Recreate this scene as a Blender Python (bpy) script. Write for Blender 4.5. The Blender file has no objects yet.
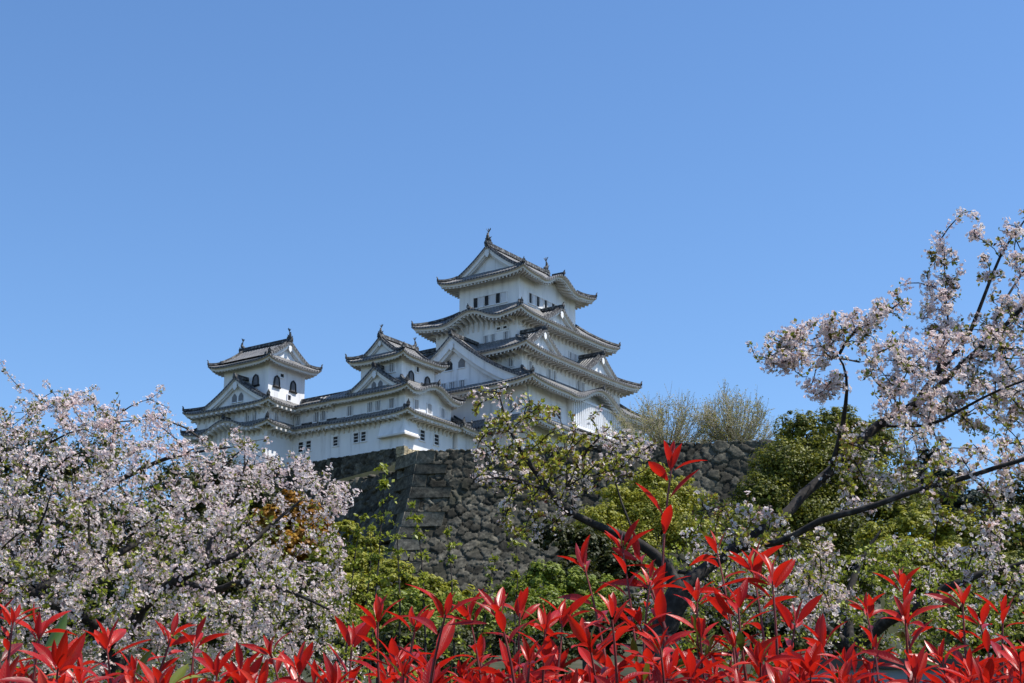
import bpy, math, random
import numpy as np
from mathutils import Vector

# ------------------------------------------------------------------ camera
FOC = 1600.0                      # focal length in pixels of a 1024 px wide picture
PITCH = 0.29210754
scene = bpy.context.scene
cam_d = bpy.data.cameras.new('camera'); cam = bpy.data.objects.new('camera', cam_d)
scene.collection.objects.link(cam)
cam.location = (0, 0, 0); cam.rotation_euler = (math.pi / 2 + PITCH, 0, 0)
cam_d.sensor_width = 36.0; cam_d.lens = 36.0 * FOC / 1024.0
cam_d.clip_start = 0.05; cam_d.clip_end = 12000
scene.camera = cam
# ------------------------------------------------------------------ sky, sun, exposure
SUN_EL = math.radians(60); SUN_AZ = math.radians(97)      # azimuth clockwise from +Y
world = bpy.data.worlds.new('World'); scene.world = world; world.use_nodes = True
wn = world.node_tree.nodes; wl = world.node_tree.links
sky = wn.new('ShaderNodeTexSky'); sky.sky_type = 'NISHITA'; sky.sun_disc = False
sky.sun_elevation = SUN_EL; sky.sun_rotation = SUN_AZ
sky.air_density = 1.0; sky.dust_density = 0.3; sky.ozone_density = 2.0; sky.altitude = 50
bg = wn['Background']; bg.inputs[1].default_value = 0.105
hs = wn.new('ShaderNodeHueSaturation'); hs.inputs['Saturation'].default_value = 1.12
gain = wn.new('ShaderNodeMix'); gain.data_type = 'RGBA'; gain.blend_type = 'MULTIPLY'; gain.inputs[0].default_value = 1
gain.inputs[7].default_value = (0.98, 1.08, 1.2, 1)
wl.new(sky.outputs[0], hs.inputs['Color']); wl.new(hs.outputs[0], gain.inputs[6]); wl.new(gain.outputs[2], bg.inputs[0])
sun_d = bpy.data.lights.new('sun', 'SUN'); sun_d.energy = 4.3; sun_d.angle = math.radians(0.5)
sun_d.color = (1.0, 0.955, 0.89)
sun = bpy.data.objects.new('sun', sun_d); scene.collection.objects.link(sun)
sdir = Vector((math.sin(SUN_AZ) * math.cos(SUN_EL), math.cos(SUN_AZ) * math.cos(SUN_EL), math.sin(SUN_EL)))
sun.rotation_euler = sdir.to_track_quat('Z', 'Y').to_euler()
sun.location = (30, -10, 60)
vs = scene.view_settings
vs.view_transform = 'Standard'; vs.look = 'None'; vs.gamma = 1; vs.use_curve_mapping = False; vs.exposure = 0.58
scene.cycles.max_bounces = 6; scene.cycles.transparent_max_bounces = 4
scene.cycles.diffuse_bounces = 3; scene.cycles.glossy_bounces = 2; scene.cycles.transmission_bounces = 3
scene.cycles.caustics_reflective = False; scene.cycles.caustics_refractive = False

rnd = random.Random(7); rng = np.random.default_rng(11)
COL = scene.collection
R = math.radians

def at(px, py, y):
    """point at depth y (metres north of the eye) seen in the direction of a photo pixel"""
    a = (px - 512) / FOC; b = (341.5 - py) / FOC
    r = np.array([a, math.cos(PITCH) - b * math.sin(PITCH), math.sin(PITCH) + b * math.cos(PITCH)])
    return r * (y / r[1])

# ------------------------------------------------------------------ materials
def _nt(name):
    m = bpy.data.materials.new(name); m.use_nodes = True
    return m, m.node_tree.nodes, m.node_tree.links, m.node_tree.nodes['Principled BSDF']

def mathn(n, l, op, a, b=None, c=None):
    k = n.new('ShaderNodeMath'); k.operation = op
    for i, v in enumerate((a, b, c)):
        if v is None: continue
        if isinstance(v, (int, float)): k.inputs[i].default_value = v
        else: l.new(v, k.inputs[i])
    return k.outputs[0]

def ramp(n, l, fac, stops):
    r = n.new('ShaderNodeValToRGB'); l.new(fac, r.inputs[0])
    e = r.color_ramp.elements
    e[0].position, e[0].color = stops[0][0], (*stops[0][1], 1)
    e[1].position, e[1].color = stops[-1][0], (*stops[-1][1], 1)
    for p, c in stops[1:-1]:
        x = e.new(p); x.color = (*c, 1)
    return r.outputs[0]

def mat_noise(name, stops, scale, rough=0.8, bump=0.0, detail=6, spec=0.3, stretch=(1, 1, 1), bdist=0.05):
    m, n, l, b = _nt(name)
    tc = n.new('ShaderNodeTexCoord'); mp = n.new('ShaderNodeMapping'); mp.inputs['Scale'].default_value = stretch
    l.new(tc.outputs['Object'], mp.inputs[0])
    t = n.new('ShaderNodeTexNoise'); t.inputs['Scale'].default_value = scale; t.inputs['Detail'].default_value = detail
    l.new(mp.outputs[0], t.inputs[0])
    l.new(ramp(n, l, t.outputs[0], stops), b.inputs['Base Color'])
    b.inputs['Roughness'].default_value = rough; b.inputs['Specular IOR Level'].default_value = spec
    if bump:
        k = n.new('ShaderNodeBump'); k.inputs['Strength'].default_value = bump; k.inputs['Distance'].default_value = bdist
        l.new(t.outputs[0], k.inputs['Height']); l.new(k.outputs[0], b.inputs['Normal'])
    return m

def mat_leaf(name, stops, rough=0.5, trans=0.35, tcol=None, spec=0.4, back=None):
    """leaf or petal: colour picked by the per-leaf 'rnd' attribute, light passes partly through"""
    m, n, l, b = _nt(name)
    a = n.new('ShaderNodeAttribute'); a.attribute_name = 'rnd'
    col = ramp(n, l, a.outputs['Fac'], stops)
    if back:
        g = n.new('ShaderNodeNewGeometry'); mx = n.new('ShaderNodeMix'); mx.data_type = 'RGBA'
        l.new(g.outputs['Backfacing'], mx.inputs[0]); l.new(col, mx.inputs[6]); mx.inputs[7].default_value = (*back, 1)
        colb = mx.outputs[2]
    else: colb = col
    l.new(colb, b.inputs['Base Color']); b.inputs['Roughness'].default_value = rough
    b.inputs['Specular IOR Level'].default_value = spec
    t = n.new('ShaderNodeBsdfTranslucent')
    if tcol: t.inputs[0].default_value = (*tcol, 1)
    else: l.new(col, t.inputs[0])
    mix = n.new('ShaderNodeMixShader'); mix.inputs[0].default_value = trans
    l.new(b.outputs[0], mix.inputs[1]); l.new(t.outputs[0], mix.inputs[2])
    l.new(mix.outputs[0], n['Material Output'].inputs[0])
    return m

def mat_tile():
    """grey roof tiles, white mortar along the round tiles and at each joint (UV in metres)"""
    m, n, l, b = _nt('grey_roof_tile')
    uv = n.new('ShaderNodeUVMap'); sp = n.new('ShaderNodeSeparateXYZ'); l.new(uv.outputs[0], sp.inputs[0])
    u = mathn(n, l, 'MULTIPLY', sp.outputs[0], 1 / 0.42); v = mathn(n, l, 'MULTIPLY', sp.outputs[1], 1 / 0.62)
    fu = mathn(n, l, 'FRACT', u); fv = mathn(n, l, 'FRACT', v)
    du = mathn(n, l, 'ABSOLUTE', mathn(n, l, 'SUBTRACT', fu, 0.5))
    edge = mathn(n, l, 'LESS_THAN', mathn(n, l, 'ABSOLUTE', mathn(n, l, 'SUBTRACT', du, 0.24)), 0.06)
    joint = mathn(n, l, 'MULTIPLY', mathn(n, l, 'LESS_THAN', fv, 0.22), mathn(n, l, 'LESS_THAN', du, 0.24))
    msk = mathn(n, l, 'MAXIMUM', edge, joint)
    tc = n.new('ShaderNodeTexCoord'); t = n.new('ShaderNodeTexNoise'); t.inputs['Scale'].default_value = 0.8
    t.inputs['Detail'].default_value = 5; l.new(tc.outputs['Object'], t.inputs[0])
    dark = ramp(n, l, t.outputs[0], [(0.3, (0.055, 0.055, 0.06)), (0.7, (0.15, 0.145, 0.14))])
    lite = ramp(n, l, t.outputs[0], [(0.3, (0.22, 0.215, 0.205)), (0.7, (0.45, 0.44, 0.42))])
    mx = n.new('ShaderNodeMix'); mx.data_type = 'RGBA'
    l.new(msk, mx.inputs[0]); l.new(dark, mx.inputs[6]); l.new(lite, mx.inputs[7])
    l.new(mx.outputs[2], b.inputs['Base Color']); b.inputs['Roughness'].default_value = 0.6
    hgt = mathn(n, l, 'COSINE', mathn(n, l, 'MULTIPLY', mathn(n, l, 'SUBTRACT', fu, 0.5), 2 * math.pi))
    k = n.new('ShaderNodeBump'); k.inputs['Strength'].default_value = 0.7; k.inputs['Distance'].default_value = 0.12
    l.new(hgt, k.inputs['Height']); l.new(k.outputs[0], b.inputs['Normal'])
    return m

def mat_tile_edge():
    """row of dark eave-end tiles with pale mortar between them"""
    m, n, l, b = _nt('eave_end_tile')
    uv = n.new('ShaderNodeUVMap'); sp = n.new('ShaderNodeSeparateXYZ'); l.new(uv.outputs[0], sp.inputs[0])
    fu = mathn(n, l, 'FRACT', mathn(n, l, 'MULTIPLY', sp.outputs[0], 1 / 0.42))
    du = mathn(n, l, 'ABSOLUTE', mathn(n, l, 'SUBTRACT', fu, 0.5))
    msk = mathn(n, l, 'LESS_THAN', du, 0.13)
    mx = n.new('ShaderNodeMix'); mx.data_type = 'RGBA'
    l.new(msk, mx.inputs[0]); mx.inputs[6].default_value = (0.04, 0.04, 0.045, 1); mx.inputs[7].default_value = (0.26, 0.26, 0.255, 1)
    l.new(mx.outputs[2], b.inputs['Base Color']); b.inputs['Roughness'].default_value = 0.7
    return m

M = {}
M['tile'] = mat_tile(); M['edge'] = mat_tile_edge()
M['plaster'] = mat_noise('white_plaster', [(0.28, (0.60, 0.60, 0.60)), (0.44, (0.80, 0.80, 0.81)), (0.7, (0.87, 0.87, 0.87))], 1.3, 0.9, stretch=(1, 1, 0.16), detail=8)
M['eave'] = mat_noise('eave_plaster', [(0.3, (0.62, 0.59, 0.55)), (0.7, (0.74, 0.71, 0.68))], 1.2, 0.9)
M['ridge'] = mat_noise('ridge_tile', [(0.42, (0.025, 0.025, 0.028)), (0.52, (0.06, 0.06, 0.06)), (0.66, (0.2, 0.2, 0.195))], 3.5, 0.7)
M['panel'] = mat_noise('white_shutter', [(0.3, (0.62, 0.63, 0.66)), (0.7, (0.70, 0.71, 0.74))], 2, 0.85)
M['dark'] = mat_noise('dark_opening', [(0.3, (0.012, 0.012, 0.014)), (0.7, (0.03, 0.03, 0.032))], 4, 0.6)
M['shade'] = mat_noise('shutter_grey', [(0.3, (0.17, 0.17, 0.18)), (0.7, (0.24, 0.24, 0.25))], 4, 0.8)
M['bronze'] = mat_noise('finial_bronze', [(0.3, (0.03, 0.032, 0.034)), (0.7, (0.09, 0.09, 0.088))], 5, 0.55)
M['blackwood'] = mat_noise('black_lacquer', [(0.3, (0.012, 0.012, 0.012)), (0.7, (0.03, 0.028, 0.026))], 6, 0.4)
M['bark'] = mat_noise('cherry_bark', [(0.3, (0.012, 0.010, 0.009)), (0.55, (0.028, 0.023, 0.020)), (0.75, (0.075, 0.066, 0.058))], 22, 0.85, bump=0.5, bdist=0.01)
M['twig'] = mat_noise('pale_twig', [(0.3, (0.30, 0.26, 0.18)), (0.7, (0.48, 0.43, 0.32))], 3, 0.85)
M['petal'] = mat_leaf('cherry_petal', [(0.0, (0.76, 0.54, 0.53)), (0.4, (0.84, 0.70, 0.67)), (1.0, (0.88, 0.82, 0.78))], 0.7, 0.36, spec=0.2)
M['calyx'] = mat_leaf('calyx_red', [(0.0, (0.16, 0.03, 0.04)), (1.0, (0.30, 0.10, 0.10))], 0.6, 0.2)
M['young'] = mat_leaf('young_cherry_leaf', [(0.0, (0.15, 0.07, 0.03)), (0.3, (0.16, 0.14, 0.025)), (1.0, (0.22, 0.26, 0.03))], 0.45, 0.4)
M['young_green'] = mat_leaf('fresh_green_leaf', [(0.0, (0.14, 0.16, 0.018)), (0.5, (0.26, 0.30, 0.028)), (1.0, (0.40, 0.43, 0.06))], 0.45, 0.4)
M['young_mix'] = mat_leaf('unfolding_cherry_leaf', [(0.0, (0.22, 0.08, 0.06)), (0.3, (0.24, 0.15, 0.04)), (0.5, (0.28, 0.30, 0.03)), (1.0, (0.44, 0.44, 0.06))], 0.45, 0.4)
M['red'] = mat_leaf('photinia_red_leaf', [(0.0, (0.11, 0.005, 0.008)), (0.3, (0.32, 0.007, 0.007)), (0.75, (0.50, 0.014, 0.006)), (1.0, (0.60, 0.035, 0.010))], 0.28, 0.34, tcol=(0.70, 0.02, 0.008), spec=0.4, back=(0.36, 0.03, 0.045))
def add_veins(m, rib, mottle):
    """paler midrib, faint side veins and bronze mottling on a leaf"""
    n, l = m.node_tree.nodes, m.node_tree.links; b = n['Principled BSDF']
    src = b.inputs['Base Color'].links[0].from_socket
    a = n.new('ShaderNodeAttribute'); a.attribute_name = 'across'; c = n.new('ShaderNodeAttribute'); c.attribute_name = 'along'
    ab = mathn(n, l, 'ABSOLUTE', a.outputs['Fac'])
    mid = mathn(n, l, 'SUBTRACT', 1.0, mathn(n, l, 'MINIMUM', mathn(n, l, 'MULTIPLY', ab, 9.0), 1.0))
    ph = mathn(n, l, 'FRACT', mathn(n, l, 'SUBTRACT', mathn(n, l, 'MULTIPLY', c.outputs['Fac'], 11.0), mathn(n, l, 'MULTIPLY', ab, 1.6)))
    side = mathn(n, l, 'MULTIPLY', mathn(n, l, 'LESS_THAN', ph, 0.14), 0.30)
    fac = mathn(n, l, 'MULTIPLY', mathn(n, l, 'MAXIMUM', mid, side), 0.6)
    mx = n.new('ShaderNodeMix'); mx.data_type = 'RGBA'; l.new(fac, mx.inputs[0]); l.new(src, mx.inputs[6]); mx.inputs[7].default_value = (*rib, 1)
    tc = n.new('ShaderNodeTexCoord'); t = n.new('ShaderNodeTexNoise'); t.inputs['Scale'].default_value = 45; t.inputs['Detail'].default_value = 5
    l.new(tc.outputs['Object'], t.inputs[0])
    f2 = ramp(n, l, t.outputs[0], [(0.52, (0, 0, 0)), (0.72, (0.75, 0.75, 0.75))])
    m2 = n.new('ShaderNodeMix'); m2.data_type = 'RGBA'; l.new(f2, m2.inputs[0]); l.new(mx.outputs[2], m2.inputs[6]); m2.inputs[7].default_value = (*mottle, 1)
    l.new(m2.outputs[2], b.inputs['Base Color'])
    k = n.new('ShaderNodeBump'); k.inputs['Strength'].default_value = 0.25; k.inputs['Distance'].default_value = 0.003
    l.new(mathn(n, l, 'ADD', fac, t.outputs[0]), k.inputs['Height']); l.new(k.outputs[0], b.inputs['Normal'])
    l.new(mathn(n, l, 'MULTIPLY_ADD', t.outputs[0], 0.35, 0.16), b.inputs['Roughness'])
add_veins(M['red'], (0.55, 0.09, 0.06), (0.20, 0.030, 0.016))
M['hedge_green'] = mat_leaf('old_photinia_leaf', [(0.0, (0.05, 0.10, 0.015)), (1.0, (0.22, 0.24, 0.03))], 0.3, 0.25, spec=0.5)
M['redstem'] = mat_noise('photinia_stem', [(0.3, (0.09, 0.018, 0.02)), (0.7, (0.20, 0.045, 0.04))], 30, 0.5)
def crown_mat(name, a, b_, c):
    return mat_leaf(name, [(0.0, a), (0.5, b_), (1.0, c)], 0.55, 0.38)
M['olive'] = crown_mat('evergreen_leaf', (0.03, 0.045, 0.005), (0.125, 0.14, 0.012), (0.31, 0.29, 0.026))
M['yellowgreen'] = crown_mat('yellow_green_leaf', (0.13, 0.145, 0.012), (0.29, 0.29, 0.024), (0.42, 0.39, 0.04))
M['orange'] = crown_mat('orange_leaf', (0.22, 0.10, 0.010), (0.42, 0.19, 0.016), (0.48, 0.31, 0.03))
M['brightgreen'] = crown_mat('bright_green_leaf', (0.08, 0.11, 0.012), (0.18, 0.23, 0.022), (0.30, 0.34, 0.04))
M['pine'] = crown_mat('pine_needle', (0.010, 0.022, 0.014), (0.02, 0.04, 0.026), (0.035, 0.065, 0.035))
M['deepgreen'] = crown_mat('deep_green_leaf', (0.016, 0.022, 0.005), (0.045, 0.052, 0.008), (0.10, 0.105, 0.014))
M['ground'] = mat_noise('ground_soil_grass', [(0.35, (0.02, 0.024, 0.010)), (0.55, (0.04, 0.044, 0.018)), (0.7, (0.08, 0.07, 0.045))], 0.35, 0.95, bump=0.4)
M['bluewall'] = mat_noise('grey_blue_plaster', [(0.3, (0.17, 0.20, 0.235)), (0.7, (0.23, 0.265, 0.30))], 2.0, 0.85)
M['greytile'] = mat_noise('wall_top_tile', [(0.3, (0.07, 0.075, 0.08)), (0.7, (0.20, 0.205, 0.21))], 14, 0.5)

def mat_stone(name, lo, hi, lichen):
    m, n, l, b = _nt(name)
    a = n.new('ShaderNodeAttribute'); a.attribute_name = 'rnd'
    base = ramp(n, l, a.outputs['Fac'], [(0.0, lo), (1.0, hi)])
    tc = n.new('ShaderNodeTexCoord')
    t = n.new('ShaderNodeTexNoise'); t.inputs['Scale'].default_value = 2.2; t.inputs['Detail'].default_value = 9; t.inputs['Roughness'].default_value = 0.7
    l.new(tc.outputs['Object'], t.inputs[0])
    f = ramp(n, l, t.outputs[0], [(0.34, (0.35, 0.35, 0.34)), (0.5, (0.9, 0.9, 0.88)), (0.66, (1.75, 1.72, 1.62))])
    mx = n.new('ShaderNodeMix'); mx.data_type = 'RGBA'; mx.blend_type = 'MULTIPLY'; mx.inputs[0].default_value = 1
    l.new(base, mx.inputs[6]); l.new(f, mx.inputs[7])
    t2 = n.new('ShaderNodeTexNoise'); t2.inputs['Scale'].default_value = 0.35; t2.inputs['Detail'].default_value = 4
    l.new(tc.outputs['Object'], t2.inputs[0])
    mx2 = n.new('ShaderNodeMix'); mx2.data_type = 'RGBA'
    l.new(ramp(n, l, t2.outputs[0], [(0.5, (0, 0, 0)), (0.7, (0.6, 0.6, 0.6))]), mx2.inputs[0])
    l.new(mx.outputs[2], mx2.inputs[6]); mx2.inputs[7].default_value = (*lichen, 1)
    l.new(mx2.outputs[2], b.inputs['Base Color']); b.inputs['Roughness'].default_value = 0.95
    b.inputs['Specular IOR Level'].default_value = 0.15
    k = n.new('ShaderNodeBump'); k.inputs['Strength'].default_value = 0.6; k.inputs['Distance'].default_value = 0.15
    l.new(t.outputs[0], k.inputs['Height']); l.new(k.outputs[0], b.inputs['Normal'])
    k.inputs['Distance'].default_value = .08
    return m
M['stone'] = mat_stone('grey_wall_stone', (0.030, 0.028, 0.022), (0.130, 0.119, 0.094), (0.048, 0.048, 0.029))
M['stone_sun_painted'] = mat_stone('sun_painted_stone', (0.36, 0.30, 0.20), (0.52, 0.45, 0.33), (0.32, 0.26, 0.17))  # bright yellowish copy of the wall stone, sunlight put into its colour
M['stone_corner'] = mat_stone('corner_block_stone', (0.065, 0.061, 0.050), (0.165, 0.153, 0.125), (0.08, 0.077, 0.055))

# ------------------------------------------------------------------ object helpers
def tag(o, label=None, cat=None, group=None, kind=None):
    if label: o['label'] = label
    if cat: o['category'] = cat
    if group: o['group'] = group
    if kind: o['kind'] = kind
    return o

def thing(name, label, cat, loc=(0, 0, 0), rz=0.0, group=None):
    o = bpy.data.objects.new(name, None); COL.objects.link(o)
    o.location = loc; o.rotation_euler = (0, 0, rz); o.empty_display_size = 0.3
    return tag(o, label, cat, group)

def link_mesh(name, me, mats, parent=None):
    for m in mats: me.materials.append(M[m])
    o = bpy.data.objects.new(name, me); COL.objects.link(o)
    if parent: o.parent = parent
    return o

class MB:
    """collects faces, then links them as one mesh object"""
    def __init__(s): s.v = []; s.f = []; s.m = []; s.uv = []
    def face(s, pts, m=0, uv=None):
        i = len(s.v); s.v.extend([tuple(p) for p in pts]); s.f.append(tuple(range(i, i + len(pts))))
        s.m.append(m); s.uv.append(uv if uv else [(0.0, 0.0)] * len(pts))
    def box(s, lo, hi, m=0):
        x0, y0, z0 = lo; x1, y1, z1 = hi
        c = [(x0, y0, z0), (x1, y0, z0), (x1, y1, z0), (x0, y1, z0), (x0, y0, z1), (x1, y0, z1), (x1, y1, z1), (x0, y1, z1)]
        s.hexa(c, m)
    def hexa(s, c, m=0):
        for q in ((3, 2, 1, 0), (4, 5, 6, 7), (0, 1, 5, 4), (1, 2, 6, 5), (2, 3, 7, 6), (3, 0, 4, 7)):
            s.face([c[i] for i in q], m)
    def bar(s, path, w, h, m=0, up=(0, 0, 1)):
        """rectangular bar along a path, standing on it"""
        P = [Vector(p) for p in path]; rings = []
        for i, p in enumerate(P):
            d = (P[min(i + 1, len(P) - 1)] - P[max(i - 1, 0)]).normalized()
            sd = d.cross(Vector(up)).normalized() * (w / 2); u = Vector(up) * h
            rings.append([p - sd, p + sd, p + sd * 0.7 + u, p - sd * 0.7 + u])
        for a, b in zip(rings, rings[1:]):
            for k in range(4): s.face([a[k], a[(k + 1) % 4], b[(k + 1) % 4], b[k]], m)
        s.face(rings[0][::-1], m); s.face(rings[-1], m)
    def tube(s, path, rad, k=6, m=0):
        P = [Vector(p) for p in path]; rings = []
        for i, p in enumerate(P):
            d = (P[min(i + 1, len(P) - 1)] - P[max(i - 1, 0)]).normalized()
            a = d.orthogonal().normalized() if i == 0 else (pa - d * pa.dot(d)).normalized()
            pa = a; b = d.cross(a); r = rad[i] if hasattr(rad, '__len__') else rad
            rings.append([p + (a * math.cos(2 * math.pi * j / k) + b * math.sin(2 * math.pi * j / k)) * r for j in range(k)])
        for a, b in zip(rings, rings[1:]):
            for j in range(k): s.face([a[j], a[(j + 1) % k], b[(j + 1) % k], b[j]], m)
        s.face(rings[0][::-1], m); s.face(rings[-1], m)
    def prism(s, poly, ext, m=0):
        """closed polygon (3-D points) pushed along a vector"""
        P = [Vector(p) for p in poly]; Q = [p + Vector(ext) for p in P]; n = len(P)
        s.face(P[::-1], m); s.face(Q, m)
        for i in range(n): s.face([P[i], P[(i + 1) % n], Q[(i + 1) % n], Q[i]], m)
    def build(s, name, mats, parent=None, off=(0, 0, 0), smooth=False):
        me = bpy.data.meshes.new(name)
        V = np.array(s.v, dtype=float) - np.array(off)
        me.from_pydata(V.tolist(), [], s.f)
        me.polygons.foreach_set('material_index', s.m)
        uvl = me.uv_layers.new(name='UVMap')
        uvl.data.foreach_set('uv', np.array([c for u in s.uv for c in u], dtype=np.float32).ravel())
        if smooth: me.polygons.foreach_set('use_smooth', [True] * len(s.f))
        me.update()
        return link_mesh(name, me, mats, parent)

def quad_mesh(name, V, F, mats, parent=None, rndv=None, mi=None, smooth=False, extra=None):
    """mesh from numpy arrays: V (n,3), F (k,4)"""
    me = bpy.data.meshes.new(name); V = np.ascontiguousarray(V, dtype=np.float32); F = np.ascontiguousarray(F, dtype=np.int32)
    me.vertices.add(len(V)); me.vertices.foreach_set('co', V.ravel())
    me.loops.add(F.size); me.loops.foreach_set('vertex_index', F.ravel())
    me.polygons.add(len(F)); me.polygons.foreach_set('loop_start', np.arange(0, F.size, 4, dtype=np.int32))
    if mi is not None: me.polygons.foreach_set('material_index', np.ascontiguousarray(mi, dtype=np.int32))
    if smooth: me.polygons.foreach_set('use_smooth', np.ones(len(F), dtype=bool))
    if rndv is not None:
        a = me.attributes.new('rnd', 'FLOAT', 'POINT'); a.data.foreach_set('value', np.ascontiguousarray(rndv, dtype=np.float32))
    for an, av in (extra or {}).items():
        a = me.attributes.new(an, 'FLOAT', 'POINT'); a.data.foreach_set('value', np.ascontiguousarray(av, dtype=np.float32))
    me.update(calc_edges=True)
    return link_mesh(name, me, mats, parent)

def norm(a): return a / np.maximum(np.linalg.norm(a, axis=-1, keepdims=True), 1e-9)

def frames(z, spin=None):
    """orthonormal frames whose third axis is z (n,3); returns x,y,z"""
    z = norm(z); n = len(z)
    h = norm(rng.normal(size=(n, 3))); x = norm(np.cross(h, z)); return x, np.cross(z, x), z

def scatter(tv, tf, pos, X, Y, Z, sc):
    """copies of a small template (k,3)/(f,4) at pos with axes X,Y,Z -> V,F"""
    k = len(tv); n = len(pos); sc = np.asarray(sc).reshape(n, 1, 1) if np.ndim(sc) else sc
    V = (tv[None, :, 0:1] * X[:, None, :] + tv[None, :, 1:2] * Y[:, None, :] + tv[None, :, 2:3] * Z[:, None, :]) * sc + pos[:, None, :]
    F = tf[None] + (np.arange(n) * k)[:, None, None]
    return V.reshape(-1, 3), F.reshape(-1, 4)

# ------------------------------------------------------------------ castle frame
PSI = 0.96503318; CX, CY = 0.746, 185.0
class Frame:
    """castle survey axes: u runs along the south fronts, v along the west fronts; 'unit' converts survey units to metres"""
    def __init__(s, ox, oy, unit): s.ox, s.oy, s.k = ox, oy, unit
    def world(s, u, v, z):
        u, v, z = u * s.k, v * s.k, z * s.k
        return (s.ox + u * math.cos(PSI) - v * math.sin(PSI), s.oy + u * math.sin(PSI) + v * math.cos(PSI), z)
MAIN = Frame(CX, CY, 1.0); WEST = Frame(CX * 0.975, CY * 0.975, 0.975)

class Building:
    def __init__(s, name, label, frame, base, cat='castle keep', group=None):
        s.base = base; s.fr = frame
        s.root = thing(name, label, cat, frame.world(*base), PSI, group)
        s.root.scale = (1, 1, 1)
    def put(s, mb, name, mats, parent=None, smooth=False):
        b = np.array(s.base)
        mb.v = [tuple((np.array(p) - b) * s.fr.k) for p in mb.v]
        return mb.build(name, mats, parent or s.root, smooth=smooth)

RM = ['tile', 'edge', 'eave', 'ridge', 'plaster', 'dark', 'shade']
SIDES = {'S': 0, 'E': 1, 'N': 2, 'W': 3}

def oni(mb, p, d, s=1.0):
    s *= .6
    """ridge-end ornament: shield with a horn, facing direction d"""
    d = Vector((d[0], d[1], 0)).normalized(); e = Vector((-d.y, d.x, 0)); p = Vector(p); z = Vector((0, 0, 1))
    poly = [p + e * (x * s) + z * (h * s) - d * 0.05 for x, h in ((-.34, -.12), (.34, -.12), (.40, .28), (.24, .62), (.08, .72), (-.08, .72), (-.24, .62), (-.40, .28))]
    mb.prism(poly, d * (0.28 * s), 3)
    mb.tube([p + z * (.68 * s), p + z * (.85 * s) + d * (.12 * s), p + z * (1.0 * s) + d * (.3 * s)], [.13 * s, .12 * s, .08 * s], 6, 3)

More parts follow.
